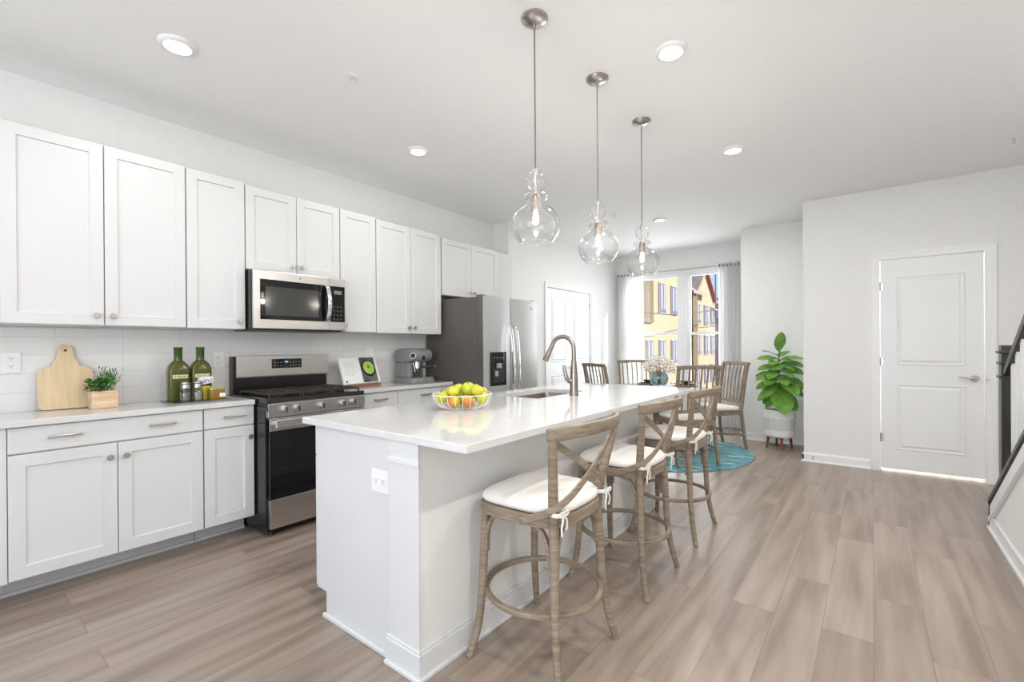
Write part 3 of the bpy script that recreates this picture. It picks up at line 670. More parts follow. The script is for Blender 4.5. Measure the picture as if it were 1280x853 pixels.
# ---------------------------------------------------------------- bar stools
def make_stool():
    t = thing('bar_stool', 'x', 'stool', (0, 0, 0), 'cross-back bar stools along the island')
    F = {'l': -.24, 'r': .24}
    # legs: front (-x), rear (+x); rear legs run up into the back posts
    for s in (-1, 1):
        bm = NB(); tube(bm, [(-.168, s*.176, .5775), (-.176, s*.180, .42), (-.183, s*.186, .25), (-.19, s*.205, .11), (-.208, s*.24, .0)], [.0185, .0175, .0165, .0155, .0135], 12, sm=5)
        obj('front_leg', bm, 'oak', t, smooth=.9)
        bm = NB(); tube(bm, [(.206, s*.250, .935), (.188, s*.222, .82), (.165, s*.185, .68), (.158, s*.172, .58), (.163, s*.178, .42), (.170, s*.186, .25), (.188, s*.203, .11), (.212, s*.225, .0)], [.016, .0175, .019, .019, .018, .0165, .0155, .0135], 12, sm=5)
        obj('rear_leg', bm, 'oak', t, smooth=.9)
    # seat frame: rounded hoop
    def hoop(z, k=1.0, n=40, rx=.205, ry=.212):
        out = []
        for i in range(n):
            a = 2*PI*i/n; c, s = math.cos(a), math.sin(a); pw = .56 if c > 0 else .42
            out.append((rx*k*math.copysign(abs(c)**pw, c)-.005, ry*k*math.copysign(abs(s)**pw, s)*(1-.05*c), z))
        return out
    bm = NB(); o_, i_ = hoop(0), hoop(0, .80)
    L = [[bm.verts.new((p[0], p[1], zz)) for p in r] for r, zz in ((o_, .578), (o_, .622), (i_, .622), (i_, .578))]
    for A, B in zip(L, L[1:]+L[:1]):
        for i in range(40): bm.faces.new((A[i], A[(i+1) % 40], B[(i+1) % 40], B[i]))
    sf = obj('seat_frame', bm, 'oak', t, smooth=.8, bev=.004)
    bm = NB(); bb = [bm.verts.new((p[0], p[1], .612)) for p in hoop(0, .82)]; tt = [bm.verts.new((p[0], p[1], .620)) for p in hoop(0, .82)]
    bm.faces.new(bb); bm.faces.new(tt)
    for i in range(40): bm.faces.new((bb[i], bb[(i+1) % 40], tt[(i+1) % 40], tt[i]))
    obj('seat_deck', bm, 'oak', t)
    # cushion
    bm = NB(); V = []
    for k, zz in ((.55, .6235), (.90, .6235), (.985, .628), (1.01, .640), (.995, .653), (.93, .665), (.7, .672), (.3, .674)): V.append([bm.verts.new((p[0], p[1], zz)) for p in hoop(0, k*.97)])
    bm.faces.new(V[0]); bm.faces.new(V[-1])
    for A, B in zip(V, V[1:]):
        for i in range(40): bm.faces.new((A[i], A[(i+1) % 40], B[(i+1) % 40], B[i]))
    cu = obj('cushion', bm, 'cushion', t, smooth=PI)
    for s in (-1, 1):
        bm = NB(); cx, cy, cz = .185, s*.172, .640
        tube(bm, [(cx-.06, cy-s*.02, cz), (cx-.02, cy+s*.028, cz), (cx+.010, cy+s*.024, cz), (cx+.012, cy-s*.01, cz), (cx-.03, cy-s*.04, cz)], .006, 6, sm=4, flat=(.008, .003), upv=(0, 0, 1))
        sphere(bm, (cx+.012, cy, cz), .009)
        for dy, L_ in ((-.012, .075), (.014, .06)):
            tube(bm, [(cx+.014, cy, cz), (cx+.02, cy+dy, cz-.02), (cx+.018, cy+dy*1.4, cz-.045), (cx+.016, cy+dy, cz-L_)], .004, 6, sm=3)
        for dy in (-1, 1):
            tube(bm, [(cx+.014, cy, cz), (cx+.02, cy+dy*.018, cz+.012), (cx+.018, cy+dy*.034, cz+.004), (cx+.016, cy+dy*.018, cz-.006), (cx+.014, cy, cz)], .0035, 6, sm=3)
        obj('tie', bm, 'cushion', cu, smooth=.9)
    # top rail, bulging to the rear
    bm = NB(); pts = []
    for k in range(9):
        u = -1+k/4; pts.append((.196+.092*(1-u*u), u*.266, .938+.014*(1-u*u)))
    tube(bm, pts, .02, 12, sm=3, flat=(.025, .011), upv=(.12, 0, 1)); obj('top_rail', bm, 'oak', t, smooth=.8)
    # crossing bent slats that end on the sides of the seat frame
    for s in (-1, 1):
        off = .006*s
        pts = [(.198, s*.235, .912), (.214+off, s*.15, .862), (.220+off, s*.05, .803), (.216+off, -s*.05, .746), (.202+off, -s*.145, .694), (.168+off, -s*.203, .658), (.10, -s*.224, .622), (.03, -s*.224, .596)]
        bm = NB(); tube(bm, pts, .01, 10, sm=4, flat=(.0140, .0045), upv=(0, 0, 1)) ; xb = obj('cross_slat', bm, 'oak', t, smooth=.8)
        bm = NB(); cyl(bm, (.045, -s*.226, .602), (0, -s, 0), .006, .004, 10); obj('bolt', bm, 'nickel', xb)
    bm = NB(); cyl(bm, (.228, 0, .774), (1, 0, 0), .007, .004, 10); obj('bolt', bm, 'nickel', t)
    # bentwood arches under the seat and the round foot hoop
    cs = [(-.178, -.180), (.160, -.176), (.160, .176), (-.178, .180)]
    for i in range(4):
        a = Vector((*cs[i], 0)); b = Vector((*cs[(i+1) % 4], 0)); d = b-a; nrm = Vector((0, 0, 1)).cross(d).normalized()
        prof = [(.055, .42), (.06, .48), (.11, .54), (.22, .572), (.5, .582), (.78, .572), (.89, .54), (.94, .48), (.945, .42)]
        bm = NB(); q = [(a+d*u).to_tuple()[:2]+(z,) for u, z in prof]; tube(bm, q, .0085, 8, sm=3, flat=(.010, .008), upv=nrm); obj('arch_brace', bm, 'oak', t, smooth=.8)
    bm = NB(); tube(bm, [(.236*math.cos(2*PI*k/40)-.006, .236*math.sin(2*PI*k/40), .255) for k in range(40)], .01, 10, closed=True, flat=(.011, .011), upv=(0, 0, 1)); obj('foot_ring', bm, 'oak', t, smooth=.8)
    return t
st = make_stool()
for i, (y, lb) in enumerate(((1.60, 'weathered oak cross-back bar stool with white cushion nearest the camera'),
                             (2.395, 'weathered oak cross-back bar stool with white cushion, middle one of the three at the island'),
                             (3.185, 'weathered oak cross-back bar stool with white cushion, farthest along the island beside the dining table'))):
    o = st if i == 0 else copytree(st)
    o.location = (-1.083, y, 0); o['label'] = lb

# ---------------------------------------------------------------- pendants and ceiling lights
def make_pendant():
    t = thing('pendant_light', 'x', 'pendant lamp', (0, 0, 0), 'glass pendants over the island')
    bm = NB(); lathe(bm, [(.0, 0), (.062, 0), (.064, -.006), (.055, -.016), (.03, -.024), (.008, -.028), (0, -.028)], (0, 0, 0), 32); obj('canopy', bm, 'nickel', t, smooth=.8)
    bm = NB(); cyl(bm, (0, 0, -.05), (0, 0, 1), .006, .024, 12); obj('loop', bm, 'nickel', t)
    bm = NB(); cyl(bm, (0, 0, -.715), (0, 0, 1), .0032, .67, 8); obj('cord', bm, mat('cord_grey', (.12, .115, .11), .6) if 'cordm' not in M else M['cordm'], t)
    bm = NB(); lathe(bm, [(0, -.700), (.010, -.702), (.012, -.72), (.010, -.74), (.0075, -.745), (.0075, -.82), (0, -.82)], (0, 0, 0), 16); obj('stem', bm, 'nickel', t, smooth=.8)
    bm = NB(); lathe(bm, [(0, -.815), (.010, -.818), (.020, -.830), (.0215, -.845), (.0215, -.895), (0, -.895)], (0, 0, 0), 20); obj('socket', bm, 'copper', t, smooth=.8)
    prof = [(.012, -.708), (.026, -.716), (.042, -.738), (.046, -.762), (.040, -.786), (.022, -.803), (.024, -.808), (.050, -.818), (.058, -.831), (.052, -.845), (.034, -.855), (.040, -.868), (.080, -.890), (.102, -.918), (.113, -.953), (.111, -.988), (.096, -1.022), (.074, -1.046)]
    bm = NB(); lathe(bm, prof, (0, 0, 0), 40, close=False); g = obj('glass_shade', bm, 'glass', t, smooth=PI)
    bm = NB(); tube(bm, [(.074*math.cos(2*PI*k/32), .074*math.sin(2*PI*k/32), -1.046) for k in range(32)], .002, 6, closed=True); obj('shade_rim', bm, M['glass'], g)
    bm = NB(); lathe(bm, [(0, -.895), (.008, -.897), (.009, -.903), (.012, -.92), (.013, -.935), (.010, -.955), (0, -.962)], (0, 0, 0), 16); obj('bulb', bm, 'bulb', t, smooth=.9)
    return t
M['cordm'] = mat('cord_grey', (.12, .115, .11), .6)
pn = make_pendant()
for i, (y, lb) in enumerate(((1.767, 'clear glass pendant lamp nearest the camera, over the fruit bowl end of the island'),
                             (2.387, 'clear glass pendant lamp in the middle of the row of three'), (3.026, 'clear glass pendant lamp farthest from the camera, near the window'))):
    o = pn if i == 0 else copytree(pn)
    o.location = (-1.232, y, ZC); o['label'] = lb
    ld = bpy.data.lights.new('pendant_bulb_light', 'POINT'); ld.energy = P_BULB; ld.color = (1, .93, .84); ld.shadow_soft_size = .02
    lo = bpy.data.objects.new('pendant_bulb_light', ld); C.objects.link(lo); lo.location = (-1.232, y, ZC-1.00)
cans = [(-2.74, .806, 'round recessed ceiling light at upper left, above the wall cabinets'), (-.815, 2.40, 'round recessed ceiling light right of the pendants, nearest the camera'),
        (-2.77, 2.387, 'round recessed ceiling light above the range side of the kitchen, left of the pendants'), (-.85, 3.915, 'round recessed ceiling light toward the right door wall'),
        (-2.03, 5.53, 'small recessed ceiling light above the dining table'), (.75, 3.1, 'added ceiling fill light over the stairs, right of the frame'), (.75, .9, 'added ceiling fill light over the lower stairs, right of the frame'), (-.82, .85, 'added ceiling fill light overhead, nearer than the frame shows'), (-2.75, -.8, 'added ceiling light behind the viewpoint, continuing the cabinet-side row')]  # cans outside the view are unseen, added for more fill
def make_can():
    t = thing('recessed_light', 'x', 'ceiling light', (0, 0, 0), 'round recessed ceiling lights')
    bm = NB(); lathe(bm, [(.045, -.002), (.052, -.012), (.060, -.019), (.076, -.014), (.082, -.004), (.082, 0), (.045, 0)], (0, 0, 0), 36, close=False); obj('trim_ring', bm, 'white', t, smooth=.8)
    bm = NB(); lathe(bm, [(0, -.006), (.048, -.006), (.05, -.002), (0, -.0015)], (0, 0, 0), 32, close=False); obj('lens', bm, 'canlight', t)
    return t
cn = make_can()
for i, (x, y, lb) in enumerate(cans):
    o = cn if i == 0 else copytree(cn); o.location = (x, y, ZC); o['label'] = lb
    d = bpy.data.lights.new('can_light_beam', 'AREA'); d.shape = 'DISK'; d.size = .09; d.energy = P_CAN*(3.4 if x > 0 else 1.3 if x > -1.5 else 2.8 if y > 5 else .75); d.color = (1, .97, .93)
    lo = bpy.data.objects.new('can_light_beam', d); C.objects.link(lo); lo.location = (x, y, ZC-.022)
def sprinkler(x, y, lb):
    t = thing('sprinkler_head', lb, 'sprinkler', (x, y, ZC))
    bm = NB(); lathe(bm, [(0, 0), (.034, 0), (.034, -.004), (.02, -.007), (0, -.007)], (x, y, ZC), 20); obj('escutcheon', bm, 'white', t, smooth=.8)
    bm = NB(); cyl(bm, (x, y, ZC-.024), (0, 0, 1), .009, .02, 10); cyl(bm, (x, y, ZC-.040), (0, 0, 1), .015, .002, 14)
    for s in (-1, 1): tube(bm, [(x, y+s*.008, ZC-.022), (x, y+s*.011, ZC-.03), (x, y, ZC-.04)], .0018, 6)
    obj('deflector', bm, 'chrome', t)
sprinkler(-2.30, 1.51, 'small fire sprinkler head on the ceiling between the two left ceiling lights')
sprinkler(-2.36, 4.97, 'small fire sprinkler head on the ceiling beyond the pendants')
sprinkler(.835, 5.01, 'small fire sprinkler head on the ceiling at the right picture edge')

# ---------------------------------------------------------------- things on the left worktop
# cutting board leaning on the backsplash
bm = NB(); pts = []
w, h = .118, .255
cr = .03
for cx, cy, a0 in ((-w+cr, cr, 180), (w-cr, cr, 270)):
    for k in range(6): a = math.radians(a0+18*k); pts.append((cx+cr*math.cos(a), cy+cr*math.sin(a)))
for k in range(6): a = math.radians(0+15*k); pts.append((w-.035+.035*math.cos(a), h-.06+.045*math.sin(a)))
pts += [(w-.06, h-.008), (.055, h+.012), (.04, h+.035), (.034, h+.06)]
hp = [(.034*math.cos(a), h+.085+.034*math.sin(a)) for a in [PI*k/10 for k in range(11)]]
pts += hp+[(-.034, h+.06), (-.04, h+.035), (-.055, h+.012), (-w+.06, h-.008)]
for k in range(6): a = math.radians(90+18*k); pts.append((-w+.035+.035*math.cos(a), h-.06+.045*math.sin(a)))
def lean(u, v, wdt): return (WX+.060-v*.12+wdt, .524+u, CZ+.002+v*.99)
poly(bm, [lean(u, v, 0) for u, v in pts], (.014, 0, .0016))
t = thing('cutting_board', 'pale wooden cutting board with a round-topped handle leaning on the backsplash', 'cutting board', (WX+.06, .53, CZ))
obj('board', bm, 'board', t, bev=.003)
bm = NB(); p = lean(0, h+.085, .0142); cyl(bm, p, (1, 0, .12), .0065, .0012, 16); obj('hanging_hole', bm, mat('hole_dark', (.04, .03, .02), .9), t)

# herb planter
t = thing('herb_planter', 'green herbs in a square rough wooden planter in front of the cutting board', 'plant', (-3.57, .665, CZ))
bm = NB(); x, y = -3.57, .665
rings = []
for z, k in ((0, .96), (.02, 1.0), (.04, .97), (.06, 1.01), (.08, .98), (.102, 1.02)):
    rings.append([bm.verts.new((x+sx*.052*k, y+sy*.060*k, CZ+.001+z)) for sx, sy in ((-1, -1), (1, -1), (1, 1), (-1, 1))])
bm.faces.new(rings[0])
for A, B in zip(rings, rings[1:]):
    for i in range(4): bm.faces.new((A[i], A[(i+1) % 4], B[(i+1) % 4], B[i]))
ins = [bm.verts.new((x+sx*.044, y+sy*.052, CZ+.103)) for sx, sy in ((-1, -1), (1, -1), (1, 1), (-1, 1))]
low = [bm.verts.new((x+sx*.044, y+sy*.052, CZ+.085)) for sx, sy in ((-1, -1), (1, -1), (1, 1), (-1, 1))]
for A, B in ((rings[-1], ins), (ins, low)):
    for i in range(4): bm.faces.new((A[i], A[(i+1) % 4], B[(i+1) % 4], B[i]))
bm.faces.new(low); obj('planter', bm, 'planterwood', t, bev=.002)
def leafquad(bm, p, d, L, wd, up_=Vector((0, 0, 1)), bend=.2, n=3):
    d = d.normalized(); s = d.cross(up_); s = s.normalized() if s.length > .01 else Vector((1, 0, 0)); prev = None
    nn = s.cross(d)
    for k in range(n+1):
        u = k/n; c = p+d*L*u-Vector((0, 0, 1))*bend*L*u*u; ww = wd*math.sin(PI*min(.97, .08+u*.9))
        a, b = bm.verts.new(c-s*ww), bm.verts.new(c+s*ww)
        if prev: bm.faces.new((prev[0], prev[1], b, a))
        prev = (a, b)
rng = random.Random(3); bm = NB()
for i in range(420):
    left = rng.random() < .55
    if left: c = Vector((x+rng.uniform(-.045, .05), y+rng.uniform(-.075, .01), CZ+.10+rng.uniform(0, .065))); d = Vector((rng.uniform(-1, 1), rng.uniform(-1, .6), rng.uniform(-.2, 1))); leafquad(bm, c, d, rng.uniform(.016, .028), .008)
    else:
        b0 = Vector((x+rng.uniform(-.03, .035), y+rng.uniform(-.02, .045), CZ+.10)); tip = Vector((rng.uniform(-.3, .3), rng.uniform(-.15, .55), 1)).normalized()*rng.uniform(.06, .14)
        c = b0+tip*rng.uniform(.3, 1); d = tip.normalized()+Vector((rng.uniform(-.7, .7), rng.uniform(-.7, .7), rng.uniform(-.2, .5))); leafquad(bm, c, d, rng.uniform(.022, .04), .0034)
for i in range(28):
    b0 = Vector((x+rng.uniform(-.03, .035), y+rng.uniform(-.04, .045), CZ+.085)); tube(bm, [b0, b0+Vector((rng.uniform(-.02, .02), rng.uniform(-.02, .05), rng.uniform(.07, .135)))], .0012, 4)
obj('herb_leaves', bm, 'herb', t)

# tray with oil bottles, cruets, jar
ty0, ty1 = .985, 1.255
t0 = thing('serving_tray', 'thin dark grey tray on the worktop under the oil bottles', 'tray', (-3.50, 1.12, CZ))
bm = NB(); rect_ring_slab(bm, (-3.615, -3.375, ty0-.03, ty1+.03), (-3.60, -3.39, ty0-.015, ty1+.015), CZ+.001, CZ+.008); obj('tray_rim', bm, mat('tray_grey', (.22, .22, .23), .35, .5), t0)
obj('tray_base', bx(-3.60, -3.39, ty0-.015, ty1+.015, CZ+.001, CZ+.004), mat('tray_dark', (.10, .10, .11), .3, .5), t0)
def bottle(y, xx, lb, turn):
    t = thing('oil_bottle', lb, 'bottle', (xx, y, CZ+.0045), 'green glass olive oil bottles on the tray')
    bm = NB(); hw, hd = .058, .038; z = CZ+.0045
    prof = [(1.0, 0), (1.02, .01), (1.02, .190), (.98, .215), (.82, .238), (.58, .255), (.42, .264)]
    V = []
    for k, zz in prof: V.append([bm.verts.new((xx+q[0], y+q[1], z+zz)) for q in [(a, b) for a, b, _ in RR(-hd*k, hd*k, -hw*k, hw*k, min(.018, hd*k*.9), 0, 5)]])
    bm.faces.new(V[0]); bm.faces.new(V[-1])
    for A, B in zip(V, V[1:]):
        for i in range(len(A)): bm.faces.new((A[i], A[(i+1) % len(A)], B[(i+1) % len(A)], B[i]))
    obj('bottle_body', bm, 'oilglass', t, smooth=.8)
    bm = NB(); lathe(bm, [(.024, .258), (.0235, .275), (.0235, .335), (.0255, .337), (.0255, .350), (.0, .350)], (xx, y, z), 20); obj('bottle_neck', bm, 'oilneck', t, smooth=.8)
    lbm = bx(xx+hd*1.02+.0002, xx+hd*1.02+.0012, y-.042, y+.042, z+.148, z+.172); lab = obj('label', lbm, mat('label_cream', (.62, .58, .36), .6), t)
    bm = NB(); [box(bm, xx+hd*1.02+.0012, xx+hd*1.02+.0016, y-.030+k*.012, y-.024+k*.012, z+.154, z+.165) for k in range(6)]; obj('label_print', bm, mat('label_olive', (.22, .20, .05), .6), lab)
bottle(1.035, -3.555, 'green olive oil bottle at the left of the tray', 0)
bottle(1.160, -3.555, 'green olive oil bottle standing behind the white sugar pack', 0)
# sugar pack
t = thing('sugar_bag', 'small white and yellow paper pack with blue lettering beside the right oil bottle', 'packet', (-3.495, 1.165, CZ+.0045))
bm = NB(); box(bm, -3.512, -3.480, 1.135, 1.195, CZ+.0045, CZ+.095); obj('pack', bm, mat('pack_yellow', (.72, .62, .06), .5), t, bev=.004)
bm = NB(); poly(bm, [(-3.514, 1.120, CZ+.098), (-3.514, 1.212, CZ+.118), (-3.514, 1.212, CZ+.158), (-3.514, 1.130, CZ+.150)], (.034, 0, 0)); obj('pack_top', bm, 'paper', t, bev=.003)
text('pack_lettering', 'mino', .042, mat('letter_blue', (.02, .05, .45), .5), t, Matrix.Translation((-3.4795, 1.166, CZ+.132)) @ Matrix.Rotation(math.radians(8), 4, 'X') @ Matrix(((0, 0, 1, 0), (1, 0, 0, 0), (0, 1, 0, 0), (0, 0, 0, 1))))
# cruets in a wire caddy
t = thing('cruet_rack', 'dark wire rack holding two glass shakers on the tray', 'rack', (-3.43, 1.07, CZ+.0045))
bm = NB(); z = CZ+.0045
for yy in (1.037, 1.103):
    for zz in (.012, .118): tube(bm, [(-3.435+.034*math.cos(2*PI*k/20), yy+.034*math.sin(2*PI*k/20), z+zz) for k in range(20)], .0018, 6, closed=True)
    for k in range(4):
        a = PI/4+k*PI/2; tube(bm, [(-3.435+.034*math.cos(a), yy+.034*math.sin(a), z+.002), (-3.435+.034*math.cos(a), yy+.034*math.sin(a), z+.118)], .0018, 6)
tube(bm, [(-3.40, 1.07, z+.012), (-3.40, 1.07, z+.14), (-3.435, 1.07, z+.15), (-3.47, 1.07, z+.14), (-3.47, 1.07, z+.012)], .002, 6, sm=3)
obj('wire_frame', bm, 'darkplastic', t)
def cruet(y, lb, fill):
    t = thing('glass_shaker', lb, 'shaker', (-3.435, y, CZ+.006), 'glass shakers in the wire rack')
    z = CZ+.006
    bm = NB(); lathe(bm, [(0, 0), (.028, 0), (.030, .006), (.029, .05), (.024, .088), (.021, .092)], (-3.435, y, z), 24, close=False); obj('glass_jar', bm, 'capglass', t, smooth=.8)
    bm = NB(); lathe(bm, [(0, .002), (.026, .003), (.026, .055), (0, .057)], (-3.435, y, z), 20, close=False); obj('contents', bm, fill, t, smooth=.8)
    bm = NB(); lathe(bm, [(.0245, .088), (.0245, .116), (.021, .125), (.012, .130), (0, .131)], (-3.435, y, z), 24); obj('lid', bm, 'chrome', t, smooth=.8)
cruet(1.037, 'glass shaker with steel lid, the left one in the wire rack', mat('grey_pepper', (.25, .25, .25), .8))
cruet(1.103, 'glass shaker with steel lid and pale contents, the right one in the wire rack', mat('pale_spice', (.45, .43, .30), .8))
t = thing('honey_jar', 'square amber jar with a small white label at the right end of the tray', 'jar', (-3.44, 1.21, CZ+.0045))
z = CZ+.0045
bm = NB(); V = [[bm.verts.new((-3.44+a, 1.213+b, z+zz)) for a, b, _ in RR(-.034*k, .034*k, -.044*k, .044*k, .012, 0, 5)] for k, zz in ((.94, 0), (1, .006), (1, .062), (.94, .068), (.94, .070))]
bm.faces.new(V[0]); bm.faces.new(V[-1])
for A, B in zip(V, V[1:]):
    for i in range(len(A)): bm.faces.new((A[i], A[(i+1) % len(A)], B[(i+1) % len(A)], B[i]))
obj('jar_body', bm, mat('amber_glass', (.26, .15, .02), .12), t, smooth=.8)
bm = NB(); poly(bm, [(q[0]-3.44, q[1]+1.213, z+.070) for q in RR(-.036, .036, -.046, .046, .014, 0, 5)], (0, 0, .014)); obj('lid', bm, mat('jar_lid_gold', (.52, .46, .20), .3, .4), t)
obj('label', bx(-3.4058, -3.4048, 1.222, 1.256, z+.020, z+.045), 'paper', t)
t = tag(obj('leaf_sprig', (lambda b: (leafquad(b, Vector((-3.52, 1.205, CZ+.212)), Vector((.1, .9, -.25)), .05, .010), leafquad(b, Vector((-3.52, 1.205, CZ+.215)), Vector((.2, .9, .1)), .035, .008), tube(b, [(-3.53, 1.205, CZ+.16), (-3.525, 1.203, CZ+.19), (-3.52, 1.205, CZ+.214)], .0013, 5), b)[-1])(NB()), 'herb', loc=(-3.53, 1.205, CZ+.16)), 'small green leaf sprig sticking out beside the right oil bottle', 'sprig')

# cookbook on a stand
t = thing('cookbook', 'open cookbook with a green soup photograph propped beside the range', 'book', (-3.60, 2.42, CZ))
B0 = Vector((-3.50, 2.20, CZ+.032)); uy = Vector((-.12, 1, 0)).normalized(); vz = Vector((-.38, .0, .925)).normalized(); nn = uy.cross(vz)*1
if nn.x < 0: nn = -nn
def bp_(u, v, w): return B0+uy*u+vz*v+nn*w
bm = NB(); poly(bm, [bp_(-.004, -.004, -.014), bp_(.404, -.004, -.014), bp_(.404, .244, -.014), bp_(-.004, .244, -.014)], nn*.004); obj('cover', bm, mat('book_cover', (.75, .75, .74), .5), t)
def pages(name, u0, u1, m):
    bm = NB(); poly(bm, [bp_(u0, 0, -.010), bp_(u1, 0, -.010), bp_(u1, .24, -.010), bp_(u0, .24, -.010)], nn*.010); return obj(name, bm, m, t)
lp = pages('left_page', 0, .199, 'paper'); rp = pages('right_page', .201, .40, 'paper')
bm = NB()
for k in range(7): poly(bm, [bp_(.03, .19-k*.018, .0001), bp_(.13+.03*((k*7) % 3)/2, .19-k*.018, .0001), bp_(.13+.03*((k*7) % 3)/2, .193-k*.018, .0001), bp_(.03, .193-k*.018, .0001)], nn*.0004)
obj('text_line', bm, mat('ink_grey', (.45, .45, .45), .7), lp)
bm = NB(); cyl(bm, bp_(.03, .022, 0), nn, .010, .0006, 12); obj('page_mark', bm, mat('ink_green', (.05, .12, .04), .7), lp)
bm = NB(); poly(bm, [bp_(.208, .006, .0001), bp_(.375, .006, .0001), bp_(.375, .238, .0001), bp_(.208, .238, .0001)], nn*.0006); ph = obj('soup_photograph', bm, varied('photo_dark', (.03, .025, .025), (.16, .15, .15), rough=.35, nscale=9), rp)
bm = NB(); cyl(bm, bp_(.295, .135, .0006), nn, .078, .0004, 32); obj('printed_bowl', bm, mat('print_black', (.012, .010, .010), .3), rp)
bm = NB(); cyl(bm, bp_(.298, .140, .0010), nn, .062, .0004, 32); obj('printed_soup', bm, varied('print_green', (.36, .55, .10), (.45, .65, .15), rough=.3, nscale=30), rp)
bm = NB(); leafquad(bm, bp_(.285, .135, .0016), uy*.6+vz*.5, .04, .010, nn, 0); leafquad(bm, bp_(.30, .14, .0016), uy*-.3+vz*.7, .03, .008, nn, 0); obj('printed_leaf', bm, mat('print_leaf', (.06, .22, .03), .3), rp)
t = thing('book_stand', 'low wooden stand holding the open cookbook', 'stand', (-3.55, 2.4, CZ))
bm = NB(); poly(bm, [bp_(.02, -.004, -.030), bp_(.38, -.004, -.030), bp_(.38, .16, -.030), bp_(.02, .16, -.030)], nn*.012); obj('back_rest', bm, 'redwood', t)
bm = NB(); poly(bm, [(bp_(.03, 0, 0)+Vector((dx, 0, 0)))*1 for dx in (0,)]+[], (0, 0, 0)) if False else None
bm = NB()
q0, q1 = bp_(.02, 0, 0), bp_(.39, 0, 0)
poly(bm, [(q0.x-.055, q0.y, CZ+.001), (q0.x+.018, q0.y, CZ+.001), (q1.x+.018, q1.y, CZ+.001), (q1.x-.055, q1.y, CZ+.001)], (0, 0, .020)); obj('base_ledge', bm, mat('stand_red_wood', (.30, .13, .08), .5), t, bev=.002)

# coffee machine
t = thing('espresso_machine', 'grey espresso machine with a black portafilter handle beside the refrigerator', 'coffee machine', (-3.53, 2.98, CZ))
cx, y0, y1 = -3.56, 2.80, 3.16
bm = NB()
V = []
for k, zz in ((1.0, .001), (1.03, .012), (.97, .045), (.90, .052)): V.append([bm.verts.new((cx+.03+a*k, 2.97+b*k, CZ+zz)) for a, b, _ in RR(-.145, .155, -.145, .145, .05, 0, 6)])
bm.faces.new(V[0]); bm.faces.new(V[-1])
for A, B in zip(V, V[1:]):
    for i in range(len(A)): bm.faces.new((A[i], A[(i+1) % len(A)], B[(i+1) % len(A)], B[i]))
obj('base', bm, 'machine', t, smooth=.7)
bm = NB(); box(bm, cx-.10, cx+.03, 2.845, 3.095, CZ+.05, CZ+.20); box(bm, cx+.03, cx+.10, 2.845, 2.90, CZ+.05, CZ+.20); obj('column', bm, 'machine', t, bev=.012)
obj('splash_panel', bx(cx+.031, cx+.034, 2.903, 3.06, CZ+.055, CZ+.198), mat('panel_dark_grey', (.09, .10, .10), .35), t)
bm = NB(); V = []
N = 14
for yy, k in ((2.835, .80), (2.845, .93), (2.87, 1.0), (3.07, 1.0), (3.095, .93), (3.105, .80)):
    ring = []
    for i in range(24):
        a = 2*PI*i/24; ca, sa = math.cos(a), math.sin(a)
        ring.append(bm.verts.new((cx+.02+.145*k*math.copysign(abs(ca)**.7, ca), yy, CZ+.262+.070*k*math.copysign(abs(sa)**.8, sa))))
    V.append(ring)
bm.faces.new(V[0]); bm.faces.new(V[-1])
for A, B in zip(V, V[1:]):
    for i in range(24): bm.faces.new((A[i], A[(i+1) % 24], B[(i+1) % 24], B[i]))
obj('head', bm, 'machine', t, smooth=.6)
bm = NB(); cyl(bm, (cx+.145, 2.858, CZ+.262), (1, -.5, 0), .030, .014, 24); k_ = obj('dial', bm, 'chrome', t, smooth=.6)
bm = NB(); cyl(bm, (cx+.1575, 2.852, CZ+.262), (1, -.5, 0), .022, .004, 24); obj('dial_face', bm, 'darkplastic', k_)
bm = NB(); cyl(bm, (cx+.158, 2.975, CZ+.240), (1, 0, 0), .019, .014, 20); obj('gauge', bm, 'darkplastic', t)
bm = NB(); cyl(bm, (cx+.09, 2.960, CZ+.155), (0, 0, 1), .034, .045, 24); obj('group_head', bm, 'chrome', t)
bm = NB(); cyl(bm, (cx+.09, 2.960, CZ+.140), (0, 0, 1), .030, .018, 24); cyl(bm, (cx+.09, 2.960, CZ+.118), (0, 0, 1), .008, .025, 10)
pf = obj('portafilter', bm, 'chrome', t)
bm = NB(); tube(bm, [(cx+.11, 2.985, CZ+.150), (cx+.13, 3.02, CZ+.151), (cx+.165, 3.11, CZ+.156)], [.008, .011, .013], 12, sm=3); hd_ = obj('portafilter_handle', bm, 'darkplastic', pf, smooth=.8)
bm = NB(); sphere(bm, (cx+.167, 3.115, CZ+.156), .012); obj('handle_cap', bm, 'chrome', hd_)
bm = NB(); tube(bm, [(cx+.10, 2.905, CZ+.195), (cx+.115, 2.905, CZ+.14), (cx+.125, 2.905, CZ+.105)], .005, 8, sm=3); obj('steam_wand', bm, 'chrome', t, smooth=.8)
obj('drip_grille', bx(cx+.05, cx+.17, 2.90, 3.07, CZ+.052, CZ+.056), 'chrome', t)

